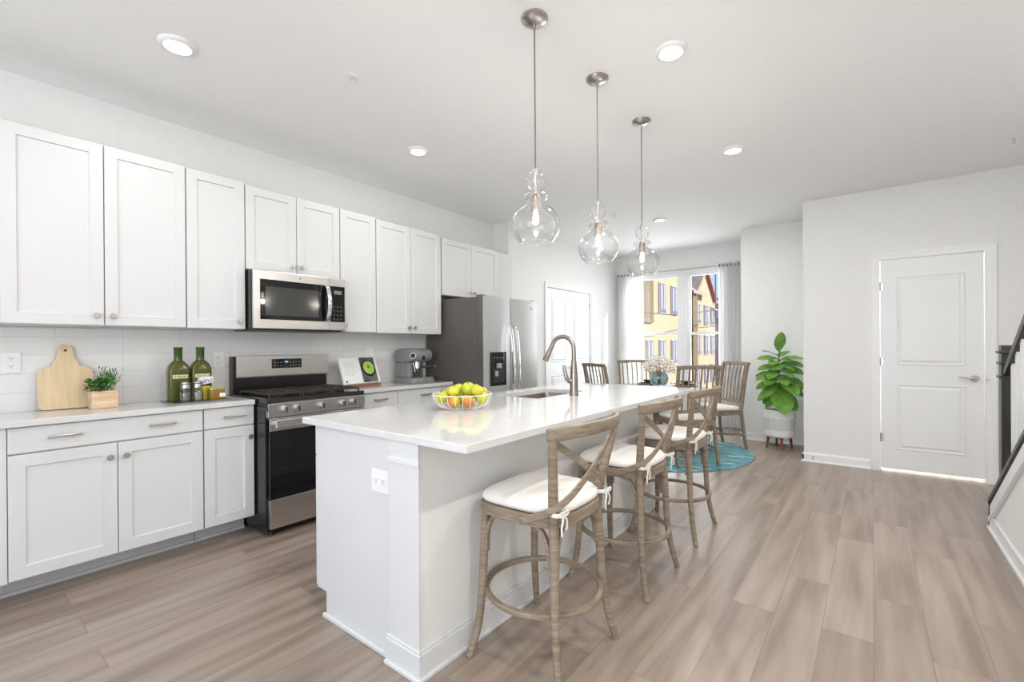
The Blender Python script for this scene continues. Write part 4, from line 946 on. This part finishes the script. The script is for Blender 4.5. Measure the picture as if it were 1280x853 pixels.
# ---------------------------------------------------------------- fruit bowl
bc = Vector((-1.735, 1.79, .916))
t = thing('wire_fruit_bowl', 'cream wire fruit bowl on the near end of the island', 'bowl', bc)
def bowl_r(u): return .058+(.158-.058)*math.sin(u*PI/2)**.9
bz = .078
bm = NB()
for u, rr in ((0, .0022), (1, .0025)): tube(bm, [bc+Vector((bowl_r(u)*math.cos(2*PI*k/48), bowl_r(u)*math.sin(2*PI*k/48), .004+u*bz)) for k in range(48)], rr, 8, closed=True)
obj('rim_and_base_ring', bm, 'wire', t, smooth=.9)
bm = NB()
for k in range(24):
    a = 2*PI*k/24
    tube(bm, [bc+Vector((bowl_r(u)*math.cos(a), bowl_r(u)*math.sin(a), .004+bz*(1-math.cos(u*PI/2)))) for u in (0, .25, .5, .75, 1)], .0014, 6, sm=2)
for k in range(4):
    a = PI*k/4; tube(bm, [bc+Vector((.058*math.cos(a), .058*math.sin(a), .004)), bc-Vector((.058*math.cos(a), .058*math.sin(a), -.004))], .0018, 6)
obj('wire_ribs', bm, 'wire', t, smooth=.9)
def apple(p, r, m, lb, tilt):
    t = thing('apple', lb, 'apple', p, 'apples in the wire bowl')
    bm = NB(); prof = []
    for k in range(17):
        th = PI*k/16; rr = r*math.sin(th)*(1+.06*math.cos(th)); zz = r*.93*math.cos(th)
        if k < 3: zz -= r*.16*(1-k/3)**1.0
        if k > 14: zz += r*.10*(k-14)/2
        prof.append((rr, zz))
    prof[0] = (0, prof[0][1]); prof[-1] = (0, prof[-1][1])
    lathe(bm, prof, p, 24); a = obj('skin', bm, m, t, smooth=PI)
    bm = NB(); tube(bm, [Vector(p)+Vector((0, 0, r*.72)), Vector(p)+Vector((.002, .003, r*1.08))], [.0016, .0022], 6); obj('stalk', bm, 'stalk', t)
    t.rotation_euler = tilt
# camera-right direction in the plan is (.788,.616); depth direction is (-.616,.788)
R_ = Vector((.788, -.616*-1, 0)); R_ = Vector((.788, .616, 0)); D_ = Vector((-.616, .788, 0))
ap = [(-.100, -.020, .064, .037, 'appleG', 'green apple at the left end of the wire bowl, in front'), (-.085, .050, .070, .037, 'appleR', 'yellow apple at the far left back of the wire bowl'),
      (-.040, -.050, .045, .036, 'appleR', 'red-blushed apple low at the front left, behind the wires'), (.036, -.055, .045, .036, 'appleR', 'red-blushed apple low at the front centre, behind the wires'),
      (.0, .030, .046, .036, 'appleG', 'green apple buried in the middle of the bowl'), (.100, .0, .058, .037, 'appleG', 'green apple at the right end of the wire bowl, in front'),
      (.098, .070, .078, .034, 'appleR', 'orange-yellow apple at the far right back of the wire bowl'), (-.045, -.012, .092, .036, 'appleG', 'pale green apple on top, left of centre in front'),
      (-.030, .060, .098, .036, 'appleG', 'green apple on top at the back, left of centre'), (.030, .012, .106, .039, 'appleG', 'large green apple sitting highest in the bowl'),
      (.078, -.030, .102, .035, 'appleG', 'green apple on top at the right, with a dark stalk end'), (.060, .075, .074, .036, 'appleR', 'yellow apple at the back right of the centre')]
rng = random.Random(5)
for r_, d_, z_, rad, mm_, lb in ap:
    apple(tuple(bc+R_*r_*1.03+D_*d_*1.1+Vector((0, 0, z_+.002))), rad*.93, mm_, lb, (rng.uniform(-.5, .5), rng.uniform(-.5, .5), rng.uniform(0, 6)))

# ---------------------------------------------------------------- dining area
TC = Vector((-2.05, 5.47, 0))
bm = NB(); lathe(bm, [(0, 0.0005), (1.03, .0005), (1.035, .005), (1.03, .010), (0, .011)], TC, 72, close=False)
tag(obj('round_rug', bm, 'rug', loc=TC), 'round teal woven rug under the dining table', 'rug')
t = thing('dining_table', 'round weathered wood dining table standing on the teal rug', 'table', TC+Vector((0, 0, .011)))
bm = NB(); lathe(bm, [(0, .715), (.56, .715), (.575, .722), (.58, .735), (.575, .745), (.56, .75), (0, .75)], TC, 64, close=False); obj('tabletop', bm, 'oakplain', t, smooth=.6)
bm = NB(); lathe(bm, [(0, .03), (.30, .03), (.30, .05), (.12, .09), (.075, .16), (.06, .35), (.075, .55), (.14, .66), (.30, .70), (.30, .715), (0, .715)], TC, 32, close=False); obj('pedestal', bm, 'oakplain', t, smooth=.8)
for k in range(4):
    a = PI/4+k*PI/2; d = Vector((math.cos(a), math.sin(a), 0)); bm = NB(); tube(bm, [TC+d*.05+Vector((0, 0, .13)), TC+d*.25+Vector((0, 0, .07)), TC+d*.42+Vector((0, 0, .032))], [.035, .032, .02], 10, sm=4); obj('leg', bm, 'oakplain', t, smooth=.8)
def make_chair():
    t = thing('dining_chair', 'x', 'chair', (0, 0, 0), 'slat-back dining chairs round the table')   # faces -x
    W_ = .22
    for s in (-1, 1):
        bm = NB(); tube(bm, [(-.205, s*.20, .445), (-.205, s*.20, .22), (-.212, s*.205, 0)], [.019, .018, .013], 4, flat=(.018, .018), upv=(0, 1, 0)); obj('front_leg', bm, 'oakplain', t)
        bm = NB(); tube(bm, [(.275, s*W_, 1.00), (.24, s*(W_-.003), .80), (.20, s*(W_-.01), .50), (.20, s*(W_-.01), .40), (.225, s*W_, .15), (.255, s*W_, 0)], .02, 8, sm=3, flat=(.015, .017), upv=(0, 1, 0)); obj('rear_leg', bm, 'oakplain', t)
        bm = NB(); tube(bm, [(-.20, s*.20, .20), (.21, s*.212, .17)], .01, 6, flat=(.013, .008), upv=(0, 0, 1)); obj('stretcher', bm, 'oakplain', t)
    bm = NB(); tube(bm, [(.283, -W_-.018, 1.005), (.287, 0, 1.012), (.283, W_+.018, 1.005)], .02, 8, sm=5, flat=(.021, .013), upv=(.15, 0, 1)); obj('top_rail', bm, 'oakplain', t)
    bm = NB(); tube(bm, [(.213, -W_, .555), (.215, 0, .555), (.213, W_, .555)], .02, 8, sm=2, flat=(.018, .010), upv=(0, 0, 1)); obj('lower_rail', bm, 'oakplain', t)
    for k in range(6):
        y = -.165+k*.066; bm = NB(); tube(bm, [(.215, y*.95, .56), (.245, y, .80), (.281, y*1.03, 1.0)], .008, 6, sm=3, flat=(.009, .006), upv=(0, 1, 0)); obj('slat', bm, 'oakplain', t)
    bm = NB(); rect_ring_slab(bm, (-.225, .215, -.215, .215), (-.20, .19, -.19, .19), .405, .45); box(bm, -.20, .19, -.19, .19, .435, .449); obj('seat_frame', bm, 'oakplain', t, bev=.003)
    bm = NB(); V = []
    for k, zz in ((.93, .452), (.99, .462), (1, .480), (.96, .497), (.8, .503)): V.append([bm.verts.new((a*k-.01, b*k, zz)) for a, b, _ in RR(-.21, .205, -.205, .205, .05, 0, 5)])
    bm.faces.new(V[0]); bm.faces.new(V[-1])
    for A, B in zip(V, V[1:]):
        for i in range(len(A)): bm.faces.new((A[i], A[(i+1) % len(A)], B[(i+1) % len(A)], B[i]))
    obj('seat_cushion', bm, 'cushion', t, smooth=1.2)
    return t
ch = make_chair()
# (px,py) = centre of the chair back; direction from the back toward the table
for i, (bx_, by_, lb) in enumerate(((-1.40, 4.86, 'slat-back dining chair seen from behind, at the near right of the dining table'),
                                    (-1.33, 6.14, 'slat-back dining chair in front of the right curtain'),
                                    (-2.66, 6.24, 'slat-back dining chair in front of the left curtain, facing the camera'),
                                    (-2.64, 4.96, 'slat-back dining chair seen edge-on, leftmost by the pantry door'))):
    o = ch if i == 0 else copytree(ch)
    d = (Vector((TC.x, TC.y))-Vector((bx_, by_))).normalized(); a = math.atan2(-d.y, -d.x)   # local -x points to the table
    a += math.radians((0, 6, 0, 20)[i])
    o.rotation_euler = (0, 0, a); o.location = (bx_+d.x*.25, by_+d.y*.25, .0145); o['label'] = lb
def lathed(name, lb, cat, p, parts, group=None):
    t = thing(name, lb, cat, p, group)
    for nm, prof, m, cl in parts:
        bm = NB(); lathe(bm, prof, p, 32, close=cl); obj(nm, bm, m, t, smooth=.9)
    return t
TZ = .7625
dark = mat('dark_plate', (.08, .075, .07), .3)
def plate(x, y, lb):
    t = thing('place_mat', 'round pale place mat on the %s' % lb, 'place mat', (x, y, TZ), 'place mats on the dining table')
    bm = NB(); lathe(bm, [(0, 0), (.15, 0), (.15, .004), (0, .004)], (x, y, TZ), 36, close=False); obj('mat', bm, mat('mat_grey', (.5, .49, .46), .8), t)
    t = thing('dinner_plate', 'dark dinner plate on the %s' % lb, 'plate', (x, y, TZ+.0045), 'dark plates on the dining table')
    bm = NB(); lathe(bm, [(0, .001), (.07, 0), (.08, .004), (.125, .018), (.127, .021), (.08, .008), (0, .006)], (x, y, TZ+.0045), 36, close=False); obj('plate', bm, dark, t, smooth=.9)
    t = thing('bowl', 'dark bowl on the %s' % lb, 'bowl', (x, y, TZ+.0135), 'dark bowls on the dining table')
    bm = NB(); lathe(bm, [(0, 0), (.035, 0), (.06, .015), (.072, .035), (.07, .036), (.055, .018), (0, .006)], (x, y, TZ+.0135), 30, close=False); obj('bowl_shell', bm, dark, t, smooth=.9)
plate(-2.26, 5.74, 'far side of the table, left of the vase'); plate(-1.80, 5.76, 'far side of the table, right of the vase')
lathed('drinking_glass', 'clear drinking glass on the dining table left of the dark plate', 'glass', (-2.44, 5.60, TZ), [('glass_body', [(0, .001), (.026, .001), (.030, .008), (.036, .11), (.034, .11), (.028, .010), (0, .006)], 'glass', False)])
vp = Vector((-2.02, 5.46, TZ))
t = lathed('flower_vase', 'round blue glass vase of dried white flowers on the dining table', 'vase', vp, [('vase_glass', [(0, .001), (.055, .001), (.066, .004), (.104, .045), (.114, .095), (.104, .14), (.080, .176), (.070, .184)], 'blueglass', False), ('inner_wall', [(0, .012), (.06, .014), (.094, .05), (.103, .095), (.094, .136), (.07, .17)], thin_glass('blue_inner', (.68, .80, .85), .1, .4), False)])
rng = random.Random(11); bm = NB()
heads = []
for k in range(300):
    u, v = rng.random(), rng.random(); th = 2*PI*u; ph_ = math.acos(1-1.3*v); r = .195*rng.uniform(.6, 1.05)
    hp_ = vp+Vector((0, 0, .21))+Vector((r*math.sin(ph_)*math.cos(th), r*math.sin(ph_)*math.sin(th), r*.82*math.cos(ph_))); heads.append(hp_)
    bmesh.ops.create_icosphere(bm, subdivisions=1, radius=rng.uniform(.009, .015), matrix=Matrix.Translation(hp_))
tag(obj('flower_heads', bm, varied('dried_flower', (.80, .74, .68), (.90, .87, .83), rough=.9, nscale=30), t), kind='stuff')
bm = NB()
for hp_ in heads[::6]: tube(bm, [vp+Vector((rng.uniform(-.02, .02), rng.uniform(-.02, .02), .02)), vp+Vector((rng.uniform(-.03, .03), rng.uniform(-.03, .03), .16)), hp_], .0014, 4)
obj('stems', bm, mat('dry_stem', (.30, .24, .14), .9), t)

# ---------------------------------------------------------------- fiddle leaf fig
fp = Vector((-.888, 6.345, 0))
t = thing('fiddle_leaf_fig', 'fiddle leaf fig in a white patterned pot on brown wooden legs', 'plant', fp)
def potmat():
    m = mat('white_pot_banded', (.84, .84, .83), .45); n, l, b = nodes(m)
    tcn = n.new('ShaderNodeTexCoord'); sx = n.new('ShaderNodeSeparateXYZ'); l.new(tcn.outputs['Object'], sx.inputs[0])
    at = n.new('ShaderNodeMath'); at.operation = 'ARCTAN2'; l.new(sx.outputs['Y'], at.inputs[0]); l.new(sx.outputs['X'], at.inputs[1])
    mu = n.new('ShaderNodeMath'); mu.operation = 'MULTIPLY'; mu.inputs[1].default_value = 40; l.new(at.outputs[0], mu.inputs[0])
    sn = n.new('ShaderNodeMath'); sn.operation = 'SINE'; l.new(mu.outputs[0], sn.inputs[0])
    g1 = n.new('ShaderNodeMath'); g1.operation = 'GREATER_THAN'; g1.inputs[1].default_value = .235; l.new(sx.outputs['Z'], g1.inputs[0])
    g2 = n.new('ShaderNodeMath'); g2.operation = 'LESS_THAN'; g2.inputs[1].default_value = .375; l.new(sx.outputs['Z'], g2.inputs[0])
    g = n.new('ShaderNodeMath'); g.operation = 'MULTIPLY'; l.new(g1.outputs[0], g.inputs[0]); l.new(g2.outputs[0], g.inputs[1])
    mr = n.new('ShaderNodeMapRange'); mr.inputs[1].default_value = -1; mr.inputs[2].default_value = 1; mr.inputs[3].default_value = .25; mr.inputs[4].default_value = .85; l.new(sn.outputs[0], mr.inputs[0])
    f = n.new('ShaderNodeMath'); f.operation = 'MULTIPLY'; l.new(g.outputs[0], f.inputs[0]); l.new(mr.outputs[0], f.inputs[1])
    mx = n.new('ShaderNodeMix'); mx.data_type = 'RGBA'; l.new(f.outputs[0], mx.inputs[0]); mx.inputs[6].default_value = (.84, .84, .83, 1); mx.inputs[7].default_value = (.50, .50, .53, 1)
    l.new(mx.outputs[2], b.inputs['Base Color']); return m
bm = NB(); lathe(bm, [(0, .150), (.150, .150), (.160, .158), (.165, .18), (.166, .47), (.160, .475), (.150, .47), (.148, .43)], fp, 48, close=False); obj('pot', bm, potmat(), t, smooth=.8)
bm = NB(); lathe(bm, [(.149, .432), (.11, .450), (.05, .462), (0, .465)], fp, 30, close=False); obj('soil', bm, 'soil', t, smooth=.9)
for k in range(4):
    a = math.radians(20+90*k); d = Vector((math.cos(a), math.sin(a), 0)); bm = NB(); tube(bm, [fp+d*.115+Vector((0, 0, .152)), fp+d*.135+Vector((0, 0, 0.001))], [.018, .011], 10); obj('leg', bm, 'redwood', t, smooth=.8)
bm = NB(); box(bm, fp.x-.11, fp.x+.11, fp.y-.014, fp.y+.014, .128, .150); box(bm, fp.x-.014, fp.x+.014, fp.y-.11, fp.y+.11, .128, .150); bmesh.ops.rotate(bm, cent=fp, matrix=Matrix.Rotation(math.radians(20), 3, 'Z'), verts=bm.verts); obj('stand_cross', bm, 'redwood', t)
bm = NB(); tube(bm, [fp+Vector((0, 0, .45)), fp+Vector((.015, .0, .7)), fp+Vector((-.01, .01, .95)), fp+Vector((.01, 0, 1.18))], [.012, .010, .008, .006], 8, sm=4); obj('trunk', bm, 'figstem', t, smooth=.9)
def figleaf(bm, p, d, L, Wd, droop=.25, roll=0):
    d = Vector(d).normalized(); s = d.cross(Vector((0, 0, 1)));
    if s.length < .05: s = Vector((1, 0, 0))
    s.normalize(); nrm = s.cross(d).normalized(); s = (s*math.cos(roll)+nrm*math.sin(roll)).normalized(); nrm = s.cross(d).normalized()
    n = 9; rows = []
    for k in range(n+1):
        u = k/n; c = p+d*L*(.06+u)-Vector((0, 0, 1))*droop*L*u*u
        ww = Wd*(math.sin(PI*(u**.82)*.97+.05)**.72)*(.62+.42*u) if 0 < k < n else Wd*.06
        row = []
        for q in (-1, -.5, 0, .5, 1): row.append(bm.verts.new(c+s*ww*q+nrm*(.10*Wd*abs(q)-.0*Wd)+nrm*.03*Wd*math.sin(u*16+q*2)*abs(q)))
        rows.append(row)
    for A, B in zip(rows, rows[1:]):
        for i in range(4): bm.faces.new((A[i], A[i+1], B[i+1], B[i]))
    tube(bm, [p, p+d*L*.07], .0025, 5)
# leaves described in camera-facing frame: (right, toward camera, height) on the trunk
RT = Vector((.788, .616, 0)); TW = Vector((.3, -.95, 0)).normalized(); RT = Vector((.95, .3, 0)).normalized()
rng = random.Random(21)
leaves = [(1.15, (.10, .3, 1), .25, .088, .0, 0.0), (1.10, (-.75, .5, .55), .25, .075, .3, .2), (1.07, (-1, .45, .25), .26, .070, .25, .5), (1.06, (.95, .5, .35), .27, .075, .3, -.4), (1.02, (1, .5, .15), .27, .080, .3, -.5),
          (1.0, (-.25, 1, .35), .22, .085, .7, .0), (.98, (-.95, .6, .1), .27, .075, .25, .5), (.96, (.9, .7, .05), .28, .085, .3, -.5), (.94, (.35, 1, .2), .25, .09, .6, 0), (.91, (-1, .55, -.1), .28, .078, .25, .5),
          (.88, (-.6, .9, -.1), .27, .09, .35, .3), (.87, (.95, .6, -.2), .29, .09, .35, -.5), (.84, (.45, .95, -.25), .30, .12, .35, -.2), (.83, (-1, .5, -.25), .28, .075, .2, .5), (.80, (.9, .7, -.35), .28, .095, .3, -.3),
          (.79, (-.75, .8, -.4), .28, .09, .3, .3), (.76, (.05, .95, -.75), .34, .155, .25, 0), (.74, (-.95, .5, -.45), .28, .08, .2, .5), (.72, (.62, .85, -.7), .27, .115, .3, -.2), (.70, (-.7, .8, -.65), .25, .09, .25, .2),
          (.68, (.85, .4, -.95), .24, .055, .5, -.5), (.66, (-.9, .5, -.5), .22, .07, .1, .4), (1.08, (.5, -.6, .6), .22, .08, .3, 0), (.86, (.3, -.8, .1), .2, .08, .3, 0), (.96, (-.4, -.8, .3), .2, .08, .3, 0), (1.04, (.4, .9, .5), .2, .08, .6, 0),
          (1.03, (-.5, .9, .4), .22, .08, .6, .2), (1.0, (.55, 1, .3), .23, .085, .6, -.2), (.93, (-.55, 1, .1), .25, .09, .5, .2), (.89, (.1, 1, -.1), .25, .095, .4, 0),
          (.78, (.9, -.3, -.1), .26, .08, .3, .4), (.90, (-.9, -.4, .1), .25, .08, .3, -.4)]
for h_, d, L, wd, dr, ro in leaves:
    bm = NB(); figleaf(bm, fp+Vector((0, 0, h_)), RT*d[0]+TW*d[1]*.8+Vector((0, 0, d[2])), L*.97, wd, dr, ro)
    o = obj('leaf', bm, 'figleaf', t, smooth=PI)
bm = NB(); box(bm, -1.06, -.84, 6.47, 6.57, .0005, .006); r_ = obj('floor_vent', bm, mat('vent_brown', (.22, .18, .15), .5, .5), loc=(-.95, 6.52, 0)); tag(r_, 'narrow metal floor vent on the floor behind the potted fig', 'vent')
bm = NB(); [box(bm, -1.045+k*.02, -1.035+k*.02, 6.48, 6.56, .006, .008) for k in range(10)]; obj('vent_slot', bm, 'darkplastic', r_)

# ---------------------------------------------------------------- stairs at the right
SX = .63; y0s = 4.435; SL = .64
def zs(y): return .17+(y0s-y)*SL
YE = .9
bm = NB(); poly(bm, [(SX, y0s, 0), (SX, y0s, zs(y0s)), (SX, YE, zs(YE)), (SX, YE, 0)], (.10, 0, 0)); S('wall_stair', bm, 'wall')
bm = NB()
def slope_strip(y_a, y_b, za, zb, x0, x1): poly(bm, [(x0, y_a, zs(y_a)+za), (x0, y_a, zs(y_a)+zb), (x0, y_b, zs(y_b)+zb), (x0, y_b, zs(y_b)+za)], (x1-x0, 0, 0))
slope_strip(y0s, YE, -.10, -.02, SX-.012, SX); slope_strip(y0s, YE, -.125, -.10, SX-.020, SX)
box(bm, SX-.012, SX, y0s-.07, y0s, 0, .12); box(bm, SX-.014, SX, YE, y0s, 0, .09); box(bm, SX-.026, SX, YE, y0s+.005, 0, .016)
S('trim_stair', bm, 'trim')
bm = NB(); slope_strip(y0s+.012, YE, 0, .028, SX-.02, SX+.12); box(bm, SX-.016, SX+.116, y0s, y0s+.014, 0, zs(y0s)+.02); S('trim_stair_cap', bm, 'darkwood')
bm = NB()
for k in range(12):
    ya = y0s-.05-k*.28; box(bm, SX+.10, XR, max(ya-.28, YE), ya, 0, .18*(k+1)) if ya-.28 > YE-.2 else None
S('trim_stair_steps', bm, 'trim')
t = thing('stair_railing', 'dark wood stair railing with white balusters at the right edge', 'railing', (SX+.05, 4.27, 0))
nx, ny = SX+.055, 4.27
bm = NB(); box(bm, nx-.040, nx+.040, ny-.040, ny+.040, zs(ny)+.02, 1.235)
for z_, e_ in ((1.19, .012), (1.12, .010)): box(bm, nx-.04-e_, nx+.04+e_, ny-.04-e_, ny+.04+e_, z_-.008, z_+.008)
box(bm, nx-.050, nx+.050, ny-.050, ny+.050, 1.022, 1.040)
obj('newel_post', bm, 'darkwood', t, bev=.003)
def zr(y): return 1.03+(4.24-y)*SL
bm = NB(); poly(bm, [(nx-.03, 4.24, zr(4.24)), (nx+.03, 4.24, zr(4.24)), (nx+.034, 4.24, zr(4.24)+.035), (nx+.018, 4.24, zr(4.24)+.06), (nx-.018, 4.24, zr(4.24)+.06), (nx-.034, 4.24, zr(4.24)+.035)], (0, YE-4.24, (4.24-YE)*SL)); obj('handrail', bm, 'darkwood', t)
y = 4.11
while y > YE+.05:
    bm = NB(); poly(bm, [(nx-.016, y-.016, zs(y-.016)+.028), (nx+.016, y-.016, zs(y-.016)+.028), (nx+.016, y+.016, zs(y+.016)+.028), (nx-.016, y+.016, zs(y+.016)+.028)], (0, 0, zr(y)-zs(y)-.02)); obj('baluster', bm, 'trim', t)
    y -= .115

# ---------------------------------------------------------------- outside: the facades across the street
GZ = -4.2; FX = -12.0
M['ochre'] = varied('yellow_siding', (.42, .31, .185), (.46, .345, .215), scale=(1, 1, 12), rough=.8, nscale=3)
M['ochre2'] = mat('ochre_panel', (.17, .115, .06), .8); M['redwall'] = mat('red_siding', (.33, .05, .03), .8)
M['roof_red'] = varied('red_roof', (.33, .06, .055), (.42, .09, .08), rough=.8, nscale=2); M['roof_grey'] = varied('weathered_roof', (.30, .21, .18), (.38, .29, .26), rough=.8, nscale=1)
M['extglass'] = mat('dusky_window', (.16, .17, .21), .15); M['curtainpink'] = mat('inner_blind', (.32, .31, .36), .7)
M['extframe'] = mat('outside_frame', (.45, .45, .47), .5)
M['street'] = varied('street_ground', (.22, .215, .21), (.27, .26, .25), rough=.95, nscale=1)
S('ground', bx(-60, 30, 8.2, 120, GZ-.2, GZ), 'street')
def block(lb, y0, y1, zt, m, depth=9):
    t = thing('building', lb, 'building', (FX-depth/2, (y0+y1)/2, GZ)); obj('wall', bx(FX-depth, FX, y0, y1, GZ, zt), m, t); return t
def ewin(t, y0, y1, z0, z1):
    f = obj('window', bx(FX, FX+.10, y0-.05, y1+.05, z0-.05, z1+.05), M['extframe'], t)
    mdd = (y0+y1)/2; bm = NB(); box(bm, FX+.10, FX+.12, y0, mdd-.05, z0, z1); box(bm, FX+.10, FX+.12, mdd+.05, y1, z0, z1); obj('pane', bm, 'extglass', f)
    bm = NB(); box(bm, FX+.12, FX+.13, y0+.25*(mdd-y0), mdd-.12, z0+.25, z1-.1); box(bm, FX+.12, FX+.13, mdd+.25*(y1-mdd), y1-.12, z0+.25, z1-.1); obj('blind', bm, 'curtainpink', f)
A = block('yellow building seen through the left window pane', 22, 38.4, 7.4, 'ochre')
for y in (32.4, 34.9): ewin(A, y, y+1.2, 3.6, 5.7)
for y in (24, 27): ewin(A, y, y+1.2, 3.6, 5.7)
for y in (24, 27, 30.0, 32.4, 34.9):
    for z in (-.1, -3.3): ewin(A, y, y+1.1, z, z+1.7)
obj('corner_panel', bx(FX, FX+.18, 28.2, 31.0, 2.8, 6.9), 'ochre2', A)
bm = NB(); poly(bm, [(FX+1.1, 21.5, 7.25), (FX-10, 21.5, 10.2), (FX-10, 21.5, 10.5), (FX+1.1, 21.5, 7.55)], (0, 16.9, 0)); obj('roof', bm, M['trim'], A)
B_ = block('yellow gabled building seen through the right window pane', 39.4, 47.6, 5.6, 'ochre')
obj('corner_pillar', bx(FX, FX+.3, 39.4, 40.7, GZ, 5.6), 'ochre2', B_)
for y in (41.2, 43.6, 45.7):
    for z in (3.15, .45, -2.2): ewin(B_, y, y+1.15, z, z+1.65)
bm = NB(); poly(bm, [(FX, 40.4, 5.6), (FX, 46.6, 5.6), (FX, 43.6, 8.1)], (-9, 0, 0)); obj('gable', bm, 'ochre', B_)
bm = NB(); poly(bm, [(FX+.4, 43.6, 8.35), (FX+.4, 43.6, 8.1), (FX+.4, 40.2, 5.35), (FX+.4, 39.9, 5.5)], (-10, 0, 0)); obj('front_roof_slope', bm, 'roof_grey', B_); bm = NB(); poly(bm, [(FX+.3, 43.6, 8.35), (FX+.3, 43.6, 8.2), (FX+.3, 46.9, 5.3), (FX+.3, 47.1, 5.4)], (-10, 0, 0)); obj('roof', bm, 'roof_red', B_)
bm = NB(); poly(bm, [(FX+.5, 39.0, 5.5), (FX+.5, 43.2, 5.5), (FX-4.5, 43.2, 9.3), (FX-4.5, 39.0, 9.3)], (0, 0, .2)); obj('side_roof', bm, 'roof_grey', B_)
Cb = block('red building with a red roof beyond the yellow gabled one', 48.8, 66, 5.4, 'redwall')
bm = NB(); poly(bm, [(FX+.6, 48.5, 5.4), (FX+.6, 66.4, 5.4), (FX-5, 66.4, 7.5), (FX-5, 48.5, 7.5)], (0, 0, .25)); obj('roof', bm, 'roof_red', Cb)
for y in (51, 54, 57, 60):
    for z in (2.1, -.9): ewin(Cb, y, y+1.2, z, z+1.6)
t = thing('utility_pole', 'slim grey utility pole standing across the street in front of the red building', 'pole', (-9.9, 39.3, GZ))
bm = NB(); cyl(bm, (-9.9, 39.3, GZ), (0, 0, 1), .08, 12.3, 12, .05); obj('shaft', bm, mat('pole_grey', (.16, .17, .19), .6), t, smooth=.8)
bm = NB(); box(bm, -10.0, -9.8, 38.5, 40.1, 4.0, 4.12); cyl(bm, (-9.9, 39.8, 3.4), (0, 0, 1), .22, .6, 12); obj('transformer', bm, mat('transformer_grey', (.3, .3, .32), .6), t)
bm = NB(); tube(bm, [(-10.2, 24, 3.1), (-9.9, 31, 3.25), (-9.9, 39.3, 4.0), (-9.9, 60, 5)], .03, 6, sm=6); tag(obj('overhead_cable', bm, mat('cable_black', (.1, .1, .1), .7), loc=(-9.9, 39.3, 4.0)), 'thin overhead cable crossing in front of the yellow buildings', 'cable')
